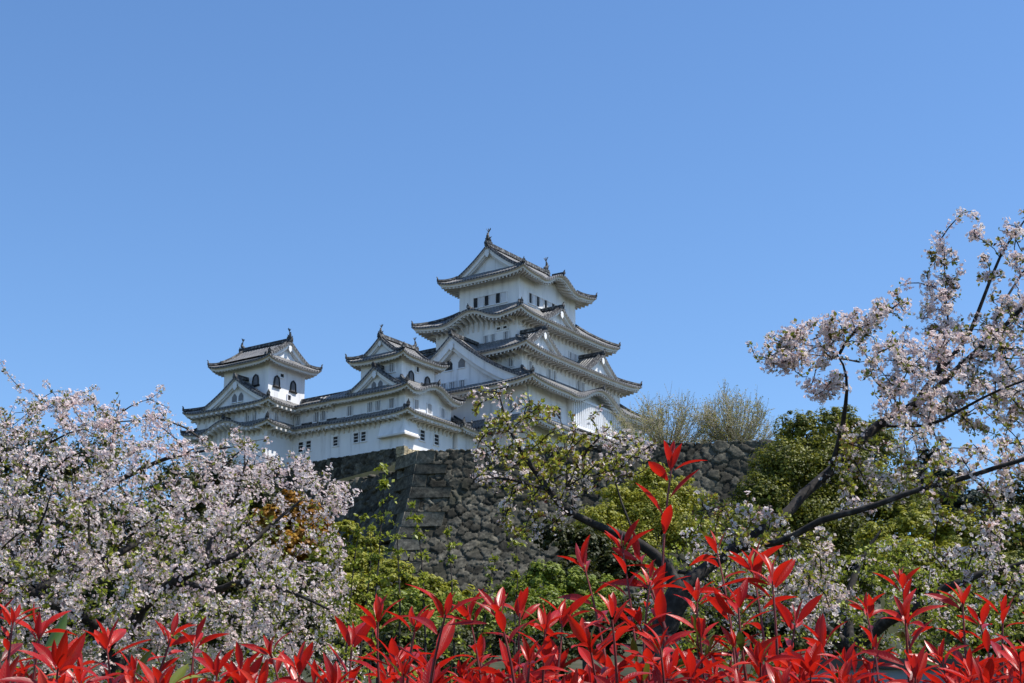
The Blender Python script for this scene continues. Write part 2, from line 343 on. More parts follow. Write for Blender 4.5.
def skirt(B, O, ze, I, zi, under, lift=0.4, bumps=(), spacing=0.55, rafter=(0.17, 0.2), parent=None, hips='SWNE', bracket=0, oni_s=0.85):
    """a hipped tier of roof round a storey. O/I: outer and inner rectangles (u0,u1,v0,v1); under: wall rectangle below"""
    mb = MB(); extra = []
    def corners(r): return [(r[0], r[2]), (r[1], r[2]), (r[1], r[3]), (r[0], r[3])]
    oc, ic, uc = corners(O), corners(I), corners(under)
    SS = [0, .08, .2, .35, .5, .7, .85, 1]
    for side, k in SIDES.items():
        rf = MB(); hp = MB(); kp = MB(); extra += [('rafters', rf), ('hip_ridge', hp), ('curved_gable_ridge', kp)]
        a, b = np.array(oc[k]), np.array(oc[(k + 1) % 4]); ia, ib = np.array(ic[k]), np.array(ic[(k + 1) % 4]); ua, ub = np.array(uc[k]), np.array(uc[(k + 1) % 4])
        L = np.linalg.norm(b - a); n = max(12, int(L / 0.3)); ax = 0 if side in 'SN' else 1
        dirn = (b - a) / L; inw = np.array([-dirn[1], dirn[0]]); run = abs(np.dot(ia - a, inw))
        bl = [q for q in bumps if q[0] == side]
        def bump(c):
            z = 0
            for _, c0, hw, am in bl:
                x = abs(c - c0) / hw
                if x < 1: z = am * (0.5 + 0.5 * math.cos(math.pi * x)) ** 0.85
                elif x < 1.35: z = -0.10 * math.sin(math.pi * (x - 1) / .35)
            return z
        def top(t, s):
            o = a + (b - a) * t; i = ia + (ib - ia) * t; p = o + (i - o) * s
            z = ze + (zi - ze) * (0.6 * s + 0.4 * s * s) + lift * abs(2 * t - 1) ** 6 * (1 - s) ** 1.5
            bz = bump(p[ax])
            if bz > 0: z = max(z + bz * max(0, 1 - 1.6 * s) * .0, z, ze + bz)
            elif s < .3: z += bz
            return (p[0], p[1], z)
        slope = math.hypot(run, zi - ze)
        for j in range(n):
            t0, t1 = j / n, (j + 1) / n
            for s0, s1 in zip(SS, SS[1:]):
                P = [top(t0, s0), top(t1, s0), top(t1, s1), top(t0, s1)]
                c = [np.dot(np.array(q[:2]) - a, dirn) for q in P]
                mb.face(P, 0, [(c[0], s0 * slope), (c[1], s0 * slope), (c[2], s1 * slope), (c[3], s1 * slope)])
            p0, p1 = top(t0, 0), top(t1, 0)
            dn = lambda p, h, w=0: (p[0] + inw[0] * w, p[1] + inw[1] * w, p[2] - h)
            mb.face([dn(p0, .2), dn(p1, .2), p1, p0], 1, [(t0 * L, 0), (t1 * L, 0), (t1 * L, .2), (t0 * L, .2)])
            # eave board stepped back beneath the tiles, then the plastered soffit up to the wall
            wa = min(.14 * 1, .3)
            def inset(t, w):
                o = a + (b - a) * t; i = ua + (ub - ua) * t; d = np.linalg.norm(i - o); q = o + (i - o) * (w / max(d, 1e-6)); return q
            q0, q1 = inset(t0, .36), inset(t1, .36); z0, z1 = p0[2], p1[2]
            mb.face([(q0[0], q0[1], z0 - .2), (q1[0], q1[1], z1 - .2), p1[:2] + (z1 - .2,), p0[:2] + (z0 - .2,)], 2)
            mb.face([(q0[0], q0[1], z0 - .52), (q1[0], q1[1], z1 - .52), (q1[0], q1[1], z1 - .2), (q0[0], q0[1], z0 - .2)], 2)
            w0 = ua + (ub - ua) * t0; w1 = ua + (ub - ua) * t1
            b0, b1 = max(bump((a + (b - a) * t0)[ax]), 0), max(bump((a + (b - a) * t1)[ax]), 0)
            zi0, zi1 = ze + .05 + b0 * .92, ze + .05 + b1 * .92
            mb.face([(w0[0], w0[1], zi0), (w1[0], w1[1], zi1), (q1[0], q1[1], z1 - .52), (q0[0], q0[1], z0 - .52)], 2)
            if b0 > 0 or b1 > 0:
                e = -inw * .02
                mb.face([(w0[0] + e[0], w0[1] + e[1], ze - .3), (w1[0] + e[0], w1[1] + e[1], ze - .3), (w1[0] + e[0], w1[1] + e[1], zi1), (w0[0] + e[0], w0[1] + e[1], zi0)], 4)
        # rafters
        m = int(L / spacing)
        for j in range(m + 1):
            t = (j + .5) / (m + 1); o = a + (b - a) * t; i = ua + (ub - ua) * t; bz = max(bump(o[ax]), 0)
            d = np.linalg.norm(i - o); q = o + (i - o) * (.42 / d); zo = top(t, 0)[2] - .52; zn = ze + .05 + bz * .92
            h = dirn * (rafter[0] / 2); dz = rafter[1]
            c = [(*(q - h), zo - dz), (*(q + h), zo - dz), (*(i + h), zn - dz), (*(i - h), zn - dz), (*(q - h), zo + .01), (*(q + h), zo + .01), (*(i + h), zn + .01), (*(i - h), zn + .01)]
            rf.hexa(c, 2)
        if bracket:
            m = int(L / bracket)
            for j in range(m + 1):
                t = (j + .5) / (m + 1); i = ua + (ub - ua) * t; h = dirn * .13; o2 = i - inw * 1.25; bz = max(bump(i[ax]), 0)
                for sg in (1,):
                    poly = [(*(i - h), ze - 1.15), (*(i - h), ze - .12 + bz * .9), (*(o2 - h), ze - .38 + bz * .9), (*(o2 - h), ze - .62 + bz * .9), (*(i - inw * .35 - h), ze - .62 + bz * .5)]
                    rf.prism(poly, (h[0] * 2, h[1] * 2, 0), 2)
        # karahafu ridge and its end ornament
        for _, c0, hw, am in bl:
            t = (c0 - a[ax]) / (b - a)[ax]
            path = [top(t, s) for s in (0.02, .2, .35, .5, .7, .85)]
            zt = ze + am; path = [(p[0], p[1], max(p[2], zt) + .02) for p in path if p[2] <= zt + .25]
            if len(path) > 1:
                kp.bar(path, .45, .3, 3); oni(kp, (path[0][0] - inw[0] * .1, path[0][1] - inw[1] * .1, path[0][2] + .1), -inw, .8)
        # hip ridge at this side's first corner
        path = [(p[0], p[1], p[2] + .02) for p in (top(0, s) for s in (0.02, .1, .2, .35, .5, .7, .85, 1))]
        if side not in hips: continue
        hp.bar(path, .38, .27, 3)
        d = a - ia; oni(hp, (path[0][0], path[0][1], path[0][2] + .12), d, oni_s)
    o = B.put(mb, 'roof', RM, parent)
    for nm, q in extra:
        if q.f: B.put(q, nm, RM, o)
    return o

def gable(B, P, din, w, zb, zr, L, parent, barge=0.6, vent=None, inset=0.9, name='gable', both=False, oni_s=0.9, ridge_h=.42, flare=.3, vd=.28):
    """gable roof whose front centre is P=(u,v), running inwards along din"""
    mb = MB(); d = np.array(din, float); e = np.array([-d[1], d[0]]) * -1.0
    H = zr - zb
    def prof(x):
        t = abs(x) / w; return zr - H * ((1 + flare) * t - flare * t * t)
    def pt(x, y, z): q = np.array(P) + e * x + d * y; return (q[0], q[1], z)
    N = 14; xs = [w * i / N for i in range(-N, N + 1)]
    sl = [0]
    for x0, x1 in zip(xs, xs[1:]): sl.append(sl[-1] + math.hypot(x1 - x0, prof(x1) - prof(x0)))
    ny = max(2, int(L / 1.5)); ys = [L * j / ny for j in range(ny + 1)]
    for i in range(2 * N):
        x0, x1 = xs[i], xs[i + 1]; z0, z1 = prof(x0), prof(x1)
        for y0, y1 in zip(ys, ys[1:]):
            mb.face([pt(x0, y0, z0), pt(x1, y0, z1), pt(x1, y1, z1), pt(x0, y1, z0)], 0, [(y0, sl[i]), (y0, sl[i + 1]), (y1, sl[i + 1]), (y1, sl[i])])
        for front in ((0, 1), (L, -1)) if both else ((0, 1),):
            f, sg = front; F = lambda x, y, z: pt(x, f + sg * y, z)
            mb.face([F(x0, 0, z0 - .2), F(x1, 0, z1 - .2), F(x1, 0, z1), F(x0, 0, z0)], 1, [(sl[i], 0), (sl[i + 1], 0), (sl[i + 1], .2), (sl[i], .2)])
            zb0, zb1 = z0 - .2, z1 - .2
            mb.face([F(x0, vd, zb0), F(x1, vd, zb1), F(x1, 0, zb1), F(x0, 0, zb0)], 2)
            mb.face([F(x0, vd, zb0 - barge), F(x1, vd, zb1 - barge), F(x1, vd, zb1), F(x0, vd, zb0)], 4)
            mb.face([F(x0, vd + .15, zb0 - barge), F(x1, vd + .15, zb1 - barge), F(x1, vd, zb1 - barge), F(x0, vd, zb0 - barge)], 4)
            b2 = barge * 1.45
            mb.face([F(x0, vd + .15, zb0 - b2), F(x1, vd + .15, zb1 - b2), F(x1, vd + .15, zb1 - barge), F(x0, vd + .15, zb0 - barge)], 2)
            mb.face([F(x0, inset, zb0 - b2), F(x1, inset, zb1 - b2), F(x1, vd + .15, zb1 - b2), F(x0, vd + .15, zb0 - b2)], 2)
            lo = zb - .6
            if max(z0, z1) - .3 > lo:
                mb.face([F(x0, inset, lo), F(x1, inset, lo), F(x1, inset, max(lo, z1 - .3)), F(x0, inset, max(lo, z0 - .3))], 4)
        mb.face([pt(x0, .3, z0 - .25), pt(x1, .3, z1 - .25), pt(x1, L - (.3 if both else 0), z1 - .25), pt(x0, L - (.3 if both else 0), z0 - .25)], 2)
    for front in ((0, 1), (L, -1)) if both else ((0, 1),):
        f, sg = front
        for s in (-1, 1):       # verge ridges
            mb.bar([pt(s * w * i / 10, f + sg * .55, prof(w * i / 10)) for i in range(0, 11)], .34, .26, 3)
            mb.bar([pt(s * w * i / 10, f + sg * .12, prof(w * i / 10)) for i in range(0, 11)], .22, .12, 3)
            oni(mb, pt(s * w * .98, f + sg * .55, prof(w) + .1), e * s, .55 * oni_s)
        oni(mb, pt(0, f - sg * .02, zr + .15), -d * sg, oni_s)
        # hanging ornament under the apex and a carved band on the tympanum
        k = min(1.0, w / 4.5) * .95
        shp = [(0, .05), (.22, -.02), (.34, -.22), (.26, -.40), (.34, -.55), (.2, -.78), (0, -.98), (-.2, -.78), (-.34, -.55), (-.26, -.40), (-.34, -.22), (-.22, -.02)]
        mb.prism([pt(x * k, f + sg * (vd - .08), zr - .3 - barge * .55 + z * k) for x, z in shp], (*(-d * sg * .1), 0), 4)
        if vent:
            for vx, vz, vw, vh in vent:
                mb.prism([pt(vx + x * vw, f + sg * (inset - .05), vz + z * vh) for x, z in ((-.5, -.5), (.5, -.5), (.5, .1), (.25, .35), (0, .5), (-.25, .35), (-.5, .1))], (*(d * sg * .1), 0), 5 if vw > .95 else 6)
                mb.bar([pt(vx - vw * .6, f + sg * (inset - .08), vz - vh * .62), pt(vx + vw * .6, f + sg * (inset - .08), vz - vh * .62)], .14, .1, 4)
    mb.bar([pt(0, -.05, zr - .05), pt(0, L, zr - .05)], .5, ridge_h, 3)
    return B.put(mb, name, RM, parent)

def wall(B, r, z0, z1):
    mb = MB(); u0, u1, v0, v1 = r
    mb.box((u0, v0, z0), (u1, v1, z1), 0)
    return B.put(mb, 'wall', ['plaster'])

def window(B, r, side, c, z, w, h, kind='lattice'):
    """window on a wall rectangle's side, centred at c along it"""
    u0, u1, v0, v1 = r
    if side == 'W': o, a, nn = (u0, 0), (0, 1), (-1, 0)
    elif side == 'S': o, a, nn = (0, v0), (1, 0), (0, -1)
    elif side == 'E': o, a, nn = (u1, 0), (0, 1), (1, 0)
    else: o, a, nn = (0, v1), (1, 0), (0, 1)
    def bx(mb, s0, s1, z0, z1, d0, d1, m):
        p = [o[0] + a[0] * s0 + nn[0] * d0, o[1] + a[1] * s0 + nn[1] * d0]; q = [o[0] + a[0] * s1 + nn[0] * d1, o[1] + a[1] * s1 + nn[1] * d1]
        mb.box((min(p[0], q[0]), min(p[1], q[1]), z0), (max(p[0], q[0]), max(p[1], q[1]), z1), m)
    mb = MB(); fr = MB()
    if kind == 'bell':
        prof = [(-.5, -.5), (.5, -.5), (.47, -.1), (.42, .2), (.3, .38), (.12, .46), (0, .52), (-.12, .46), (-.3, .38), (-.42, .2), (-.47, -.1)]
        P = lambda x, y, d: (o[0] + a[0] * (c + x * w) + nn[0] * d, o[1] + a[1] * (c + x * w) + nn[1] * d, z + y * h)
        mb.prism([P(x, y, -.05) for x, y in prof], (nn[0] * .1, nn[1] * .1, 0), 1)
        for i in (-.16, .16): bx(mb, c + i * w - .05, c + i * w + .05, z - .48 * h, z + .34 * h, 0, .1, 0)
        pts = [P(x * 1.06, y * 1.04, .08) for x, y in prof[1:] + prof[:1]]
        fr.tube(pts, .09, 6, 0); fr.tube([P(-.72, -.55, .1), P(.72, -.55, .1)], .11, 6, 0)
        p = B.put(mb, 'window', ['shade', 'shade']); B.put(fr, 'frame', ['blackwood'], p); return p
    pm = {'slot': 1, 'open': 1, 'lattice': 2, 'shutter': 3}[kind]
    bx(mb, c - w / 2, c + w / 2, z - h / 2, z + h / 2, -.05, .02, pm)
    if kind == 'lattice':
        nb = max(2, int(w / .24))
        for i in range(nb):
            x = c - w / 2 + w * (i + .5) / nb; bx(fr, x - .032, x + .032, z - h / 2, z + h / 2, .03, .1, 0)
    if kind == 'slot':
        
        for q in (-.18, .18): bx(fr, c - w / 2, c + w / 2, z + q * h - .03, z + q * h + .03, .025, .06, 0)
    for x0, x1, z0, z1 in ((c - w / 2 - .1, c + w / 2 + .1, z + h / 2, z + h / 2 + .1), (c - w / 2 - .14, c + w / 2 + .14, z - h / 2 - .12, z - h / 2),
                           (c - w / 2 - .1, c - w / 2, z - h / 2, z + h / 2), (c + w / 2, c + w / 2 + .1, z - h / 2, z + h / 2)):
        bx(fr, x0, x1, z0, z1, -.02, .13, 0)
    p = B.put(mb, 'window', ['plaster', 'dark', 'shade', 'panel']); B.put(fr, 'frame', ['plaster'], p)
    return p

def shachi(B, u, v, z, d, s, parent):
    """dolphin-fish ridge finial: head on the ridge, tail curling up; d = outward direction (+1/-1 along the ridge), axis tuple"""
    mb = MB(); D = np.array(d, float)
    P = lambda x, h, y=0: (u + D[0] * x * s - D[1] * y * s, v + D[1] * x * s + D[0] * y * s, z + h * s)
    mb.tube([P(-.42, .05), P(-.25, .2), P(0, .32), P(.22, .55), P(.26, .9), P(.14, 1.25), P(.0, 1.5)], [.16 * s, .3 * s, .36 * s, .3 * s, .22 * s, .13 * s, .06 * s], 8, 0)
    for y in (-.3, 0, .3):
        mb.prism([P(.0, 1.4, 0), P(-.12, 1.95, y), P(.12, 2.1, y * 1.2), P(.12, 1.45, 0)], (.05, .05, 0), 0)
    for y in (-1, 1): mb.prism([P(0, .45, y * .2), P(.1, .75, y * .65), P(.25, .6, y * .3)], (.04, .04, .02), 0)
    for h in (.55, .8, 1.05): mb.prism([P(.3, h), P(.55, h + .2), P(.3, h + .28)], (.05 * D[1], .05 * D[0], 0), 0)
    mb.box(tuple(np.minimum(P(-.5, -.3, -.3), P(.5, -.3, .3))), tuple(np.maximum(P(-.5, .1, -.3), P(.5, .1, .3))), 0)
    return B.put(mb, 'fish_finial', ['bronze'], parent)

def ir(a, b): return (-a, a, -b, b)

# ------------------------------------------------------------------ main keep
K = Building('castle_keep', 'tall white main keep with five stacked grey tiled roofs', MAIN, (0, 0, 36))
F5, F4, F3, F2, F1 = ir(6.1, 4.35), ir(8.7, 5.8), ir(10.6, 7.8), (-13.4, 11.4, -10.6, 10.6), (-13.6, 11.6, -10.9, 10.9)
wall(K, F5, 57.0, 61.95); wall(K, F4, 52.0, 55.95); wall(K, F3, 47.0, 51.05); wall(K, F2, 41.5, 46.05); wall(K, F1, 36.0, 41.4)
# top roof: hipped skirt, then gabled roof over it
r5 = skirt(K, ir(8.0, 6.3), 61.7, ir(6.4, 4.5), 62.75, F5, .5, [('S', .5, 3.3, 1.35), ('N', .5, 3.3, 1.35)], .55)
gable(K, (-6.7, 0), (1, 0), 4.7, 62.55, 66.0, 13.4, r5, .5, None, both=True, oni_s=1.0, ridge_h=.5)
shachi(K, -6.2, 0, 66.5, (-1, 0), .85, r5); shachi(K, 6.2, 0, 66.5, (1, 0), .85, r5)
r4 = skirt(K, ir(10.8, 7.9), 55.7, F5, 58.3, F4, .5, [('W', -.4, 3.7, 1.15), ('E', -.4, 3.7, 1.15)], .55, bracket=1.05)
for sg in (-1, 1): gable(K, (-1.5, sg * 7.45), (0, -sg), 4.2, 55.75, 58.15, 4.0, r4, .3, oni_s=.9, inset=.65, flare=.35)
r3 = skirt(K, ir(12.6, 9.8), 50.8, F4, 53.1, F3, .5, [], .55, bracket=1.05)
for sg in (-1, 1):
    for c in (-7.9, 4.6): gable(K, (c, sg * 9.3), (0, -sg), 3.9, 50.85, 53.6, 4.2, r3, .3, oni_s=.9, inset=.65, flare=.35)
r2 = skirt(K, (-15.4, 13.2, -12.5, 12.5), 45.8, F3, 48.7, F2, .55, [('S', -.8, 4.9, 1.75)], .55)
gable(K, (-14.0, -.3), (1, 0), 10.2, 46.55, 52.9, 6.0, r2, 1.05, [(-.9, 49.7, 1.0, 1.2), (.9, 49.7, .9, 1.1)], inset=1.0, oni_s=1.1, flare=.42)
gable(K, (12.0, -.3), (-1, 0), 10.2, 46.55, 52.9, 4.0, r2, 1.05, inset=1.0, oni_s=1.1, flare=.42)
r1 = skirt(K, (-15.6, 13.4, -13.0, 13.0), 41.2, F2, 42.6, F1, .5, [], .55)
gw = (-13.0, -12, -8, 8)
for c, w_ in ((.05, .8), (-1.35, .8), (1.25, .8)): window(K, gw, 'W', c, 47.1, w_, 1.05)
for c in (1.9, .3, -1.35):
    window(K, F5, 'W', c, 59.2, .62, 1.25, 'open'); window(K, F5, 'W', c - .82, 59.2, .8, 1.2, 'shutter')
for c in (-3.9, -2.3, -.65, 1.0, 2.6):
    window(K, F5, 'S', c, 59.25, .62, 1.25, 'open'); window(K, F5, 'S', c + .8, 59.25, .8, 1.2, 'shutter')
for c in (-1.5, -2.5, -4.3): window(K, F4, 'W', c, 53.4, .6, 1.0)
for c in (-3.3, -4.2): window(K, F4, 'W', c, 54.45, .5, .3, 'open')
for c in (2.5, 3.5): window(K, F4, 'S', c, 53.35, .6, 1.1)
window(K, F3, 'W', -6.3, 49.5, .8, 1.0)
for c in (-9.1, -5.2, -4.1, 1.0, 2.0, 6.0, 7.0): window(K, F3, 'S', c, 49.1, .6, 1.2)
for c in (-8.6, -7.5): window(K, F2, 'S', c, 43.6, .65, 1.3, 'slot')
for c in (6.2, 7.3): window(K, F2, 'S', c, 43.6, .65, 1.3, 'slot')
for c in (-9.5, -8.3): window(K, F2, 'W', c, 43.7, .65, 1.2)
# projecting latticed bay under the curved gable
mb = MB(); mb.box((-5.8, -11.35, 42.5), (4.4, -10.55, 45.9), 0)
for i in range(24):
    x = -5.6 + i * .434; mb.box((x - .1, -11.5, 42.75), (x + .1, -11.34, 45.6), 0)
mb.box((-5.95, -11.55, 42.35), (4.55, -10.55, 42.6), 0); mb.box((-5.95, -11.55, 45.6), (4.55, -10.55, 45.85), 0)
K.put(mb, 'lattice_bay', ['plaster'])

# ------------------------------------------------------------------ west small keep
W = Building('small_keep', 'white three tier small keep beside the stone wall corner, left of the main keep', WEST, (-19, 3, 37.9))
G3, G2, G1 = (-22.8, -17.0, -.4, 5.3), (-23.5, -15.3, -1.5, 8.5), (-23.7, -15.1, -1.6, 8.5)
wall(W, G3, 45.2, 48.6); wall(W, G2, 41.8, 44.6); wall(W, G1, 37.9, 41.9)
n3 = skirt(W, (-24.0, -15.8, -1.6, 6.5), 48.35, (-23.0, -16.8, .0, 4.9), 49.0, G3, .4, [], .5, rafter=(.14, .1))
gable(W, (-23.3, 2.45), (1, 0), 2.7, 48.75, 50.85, 6.8, n3, .4, None, both=True, inset=.6, oni_s=.75)
shachi(W, -22.9, 2.45, 51.1, (-1, 0), .6, n3); shachi(W, -17.0, 2.45, 51.1, (1, 0), .6, n3)
n2 = skirt(W, (-24.8, -14.4, -2.8, 9.5), 44.3, G3, 46.0, G2, .4, [('S', -19.3, 3.5, 1.15)], .5, rafter=(.14, .1), hips='SE')
gable(W, (-24.4, 2.2), (1, 0), 3.9, 44.6, 47.2, 3.0, n2, .45, [(-.45, 45.3, .6, .8), (.45, 45.3, .6, .8)], inset=.7, oni_s=.75)
n1 = skirt(W, (-24.9, -13.6, -3.1, 9.6), 41.6, G2, 42.4, G1, .4, [], .5, rafter=(.14, .1), bracket=.95, hips='SE')
window(W, G3, 'W', .9, 47.2, .8, 1.0); window(W, G3, 'S', -20.1, 47.4, .5, .6, 'open')
window(W, G3, 'S', -21.2, 46.4, .85, 1.05, 'bell'); window(W, G3, 'S', -18.3, 46.4, .85, 1.05, 'bell')
for c in (6.1, 3.2, 2.1, .2): window(W, G2, 'W', c, 42.95, .75, 1.1)
for c in (-21.6, -19.3, -16.9): window(W, G2, 'S', c, 42.95, .75, 1.05)
for c in (7.8, 4.9, 3.85): window(W, G1, 'W', c, 39.75, .65, 1.0, 'slot')
for c in (-20.6, -18.1): window(W, G1, 'S', c, 39.75, .8, 1.1, 'slot')
mb = MB()           # stone-dropping chute wrapped round the corner
mb.hexa([(-24.3, -2.2, 39.3), (-21.9, -2.2, 39.3), (-21.9, -1.55, 39.3), (-24.3, -1.55, 39.3), (-23.75, -1.65, 41.3), (-21.9, -1.65, 41.3), (-21.9, -1.55, 41.3), (-23.75, -1.55, 41.3)], 0)
mb.hexa([(-24.3, -1.55, 39.3), (-23.65, -1.55, 39.3), (-23.65, 1.4, 39.3), (-24.3, 1.4, 39.3), (-23.75, -1.55, 41.3), (-23.65, -1.55, 41.3), (-23.65, 1.4, 41.3), (-23.75, 1.4, 41.3)], 0)
mb.box((-24.4, -2.3, 39.12), (-21.8, -1.6, 39.32), 1); mb.box((-24.4, -1.6, 39.12), (-23.7, 1.5, 39.32), 1)
W.put(mb, 'stone_drop_chute', ['plaster', 'eave'])

# ------------------------------------------------------------------ corridor between the small keeps
C = Building('corridor_turret', 'long low white two tier corridor joining the two small keeps', WEST, (-21, 11, 37.5), 'castle corridor')
c2, c1 = (-23.5, -18.0, 8.5, 14.25), (-23.7, -17.8, 8.5, 14.2)
wall(C, c2, 41.8, 44.55); wall(C, c1, 37.5, 41.85)
mbr = MB(); rfs = []
def lean_roof(v0, v1, u_e, ze, u_i, zi, u_w, two=False):
    """one straight slope of roof along v, with eave board, soffit and rafters"""
    n = 12; SS = [0, .15, .35, .6, .8, 1]; rfm = MB(); rfs.append(rfm)
    for s0, s1 in zip(SS, SS[1:]):
        f = lambda s: (u_e + (u_i - u_e) * s, ze + (zi - ze) * (.7 * s + .3 * s * s))
        a, b = f(s0), f(s1); k = abs(u_i - u_e) * 1.2
        mbr.face([(a[0], v1, a[1]), (a[0], v0, a[1]), (b[0], v0, b[1]), (b[0], v1, b[1])], 0, [(v1, s0 * k), (v0, s0 * k), (v0, s1 * k), (v1, s1 * k)])
    sg = 1 if u_i > u_e else -1; q = u_e + .36 * sg
    mbr.face([(u_e, v1, ze - .2), (u_e, v0, ze - .2), (u_e, v0, ze), (u_e, v1, ze)], 1, [(v1, 0), (v0, 0), (v0, .2), (v1, .2)])
    mbr.face([(q, v1, ze - .2), (q, v0, ze - .2), (u_e, v0, ze - .2), (u_e, v1, ze - .2)], 2)
    mbr.face([(q, v1, ze - .5), (q, v0, ze - .5), (q, v0, ze - .2), (q, v1, ze - .2)], 2)
    mbr.face([(u_w, v1, ze + .05), (u_w, v0, ze + .05), (q, v0, ze - .5), (q, v1, ze - .5)], 2)
    m = int((v1 - v0) / .5)
    for i in range(m):
        v = v0 + (i + .5) * .5
        rfm.hexa([(q + .1 * sg, v - .08, ze - .68), (q + .1 * sg, v + .08, ze - .68), (u_w, v + .08, ze - .15), (u_w, v - .08, ze - .15), (q + .1 * sg, v - .08, ze - .47), (q + .1 * sg, v + .08, ze - .47), (u_w, v + .08, ze + .05), (u_w, v - .08, ze + .05)], 2)
    for i in range(int((v1 - v0) / .95)):
        v = v0 + (i + .5) * .95
        rfm.prism([(u_w, v - .13, ze - 1.1), (u_w, v - .13, ze - .1), (u_w - sg * 1.0, v - .13, ze - .36), (u_w - sg * 1.0, v - .13, ze - .6), (u_w - sg * .3, v - .13, ze - .6)], (0, .26, 0), 2)
lean_roof(8.0, 14.6, -24.8, 44.3, -21.0, 45.8, -23.5); lean_roof(8.0, 14.6, -16.8, 44.3, -21.0, 45.8, -18.0)
mbr.bar([(-21, 3.5, 45.7), (-21, 15.4, 45.7)], .6, .45, 3)
lean_roof(8.0, 14.6, -24.9, 41.7, -23.4, 42.35, -23.7); lean_roof(8.0, 14.6, -16.6, 41.7, -18.1, 42.35, -17.8)
mbr.bar([(-23.45, 8, 42.3), (-23.45, 14.6, 42.3)], .3, .2, 3)
ro = C.put(mbr, 'roof', RM); [C.put(q, 'rafters', RM, ro) for q in rfs]
for c in (10.9, 9.9, 13.6): window(C, c2, 'W', c, 42.95, .8, 1.1)
for c in (12.85, 11.7): window(C, c1, 'W', c, 39.75, .7, 1.1, 'slot')

# ------------------------------------------------------------------ northwest small keep
N = Building('small_keep', 'white small keep farthest left, its top gable facing right over bell shaped windows', WEST, (-23, 19, 37.5))
H3, H2, H1 = (-26.6, -20.6, 15.5, 22.4), (-27.9, -18.6, 14.3, 25.0), (-28.0, -18.6, 14.2, 25.0)
wall(N, H3, 45.0, 49.75); wall(N, H2, 41.8, 44.45); wall(N, H1, 36.5, 41.85)
i3 = skirt(N, (-28.0, -19.25, 14.2, 23.7), 49.5, (-26.6, -20.6, 15.4, 22.5), 50.3, H3, .4, [], .5, rafter=(.14, .1))
gable(N, (-23.65, 15.0), (0, 1), 3.6, 50.1, 52.4, 8.0, i3, .45, None, both=True, inset=.6, oni_s=.75)
shachi(N, -23.65, 15.4, 52.7, (0, -1), .62, i3); shachi(N, -23.65, 22.6, 52.7, (0, 1), .62, i3)
i2 = skirt(N, (-29.1, -17.4, 13.0, 26.2), 44.2, H3, 45.5, H2, .4, [], .5, rafter=(.14, .1), bracket=.95)
gable(N, (-28.7, 18.7), (1, 0), 5.2, 44.45, 47.6, 3.0, i2, .5, [(-.5, 45.4, .7, 1.0), (.5, 45.4, .7, 1.0)], inset=.7, oni_s=.75)
i1 = skirt(N, (-29.2, -17.4, 12.9, 26.2), 41.7, H2, 42.5, H1, .4, [('W', 19.6, 3.6, 1.1)], .5, rafter=(.14, .1), bracket=.95)
window(N, H3, 'W', 17.4, 47.5, .85, 1.2, 'bell')
for c in (-25.3, -22.6): window(N, H3, 'S', c, 47.35, .85, 1.2, 'bell')
window(N, H3, 'S', -24.5, 48.2, .6, .4, 'open'); window(N, H3, 'S', -23.2, 45.9, .5, .6, 'open')
for c in (17.1, 16.0): window(N, H2, 'W', c, 42.95, .75, 1.1)
window(N, H2, 'S', -26.4, 42.95, .75, 1.1)

# ------------------------------------------------------------------ link corridor between small keep and main keep
Lk = Building('corridor_turret', 'low dark roofed link corridor wedged between the small keep and the main keep', MAIN, (-15.5, -2, 33), 'castle corridor')
lw = (-18.2, -12.9, -4.6, 4.0)
wall(Lk, lw, 33, 41.0)
lr = skirt(Lk, (-18.9, -12.5, -6.0, 5.4), 40.6, (-18.0, -13.5, -.6, .6), 43.3, (-18.0, -13.0, -4.6, 4.0), .2, [], .5)

# ------------------------------------------------------------------ terrain
WX0, WY0, WZ = -7.6, 130.0, 29.7
def wall_y(x):
    if x >= WX0: return WY0 - .13 * (x - WX0)
    return WY0 - 1.15 * (x - WX0) if x > -60 else WY0 + 1.15 * 52.2
xs = np.concatenate([[-3000, -1200, -500, -250, -150, -100, -80], np.arange(-70, 71, 2.5), [80, 100, 150, 250, 500, 1200, 3000]])
qs = np.concatenate([[-600, -150, -40, -10], np.arange(0, 129, 2.0), [129.0, 129.6, 131.4, 132], np.arange(135, 260, 5), [300, 350, 420, 700, 1500, 4000]])
V = []
for q in qs:
    for x in xs:
        yw = min(max(wall_y(max(min(x, 70), -70)), 60), 190)
        s = min(max((q - 90) / 38, 0), 1); y = q + (yw - 130) * s if q < 131 else q + (yw - 130)
        t = min(max((q - 40) / 88, 0), 1); z = -1.6 + 15.5 * t * t * (3 - 2 * t)
        if q > 131: z = 29.35
        if q > 255: z = 29.35 * max(0, 1 - (q - 255) / 160) - 1.6
        f = 1 - min(max((abs(x) - 110) / 120, 0), 1) if x < 0 else 1 - min(max((x - 27) / 40, 0), 1) ** .5
        z = -1.6 + (z + 1.6) * f + (.5 * math.sin(x * .21 + q * .13) * math.sin(q * .17) * t if q < 128 else 0)
        V.append((x, y, z))
nx = len(xs); F = [(j * nx + i, j * nx + i + 1, (j + 1) * nx + i + 1, (j + 1) * nx + i) for j in range(len(qs) - 1) for i in range(nx - 1)]
g = quad_mesh('ground', np.array(V), np.array(F), ['ground'], smooth=True); g['kind'] = 'structure'

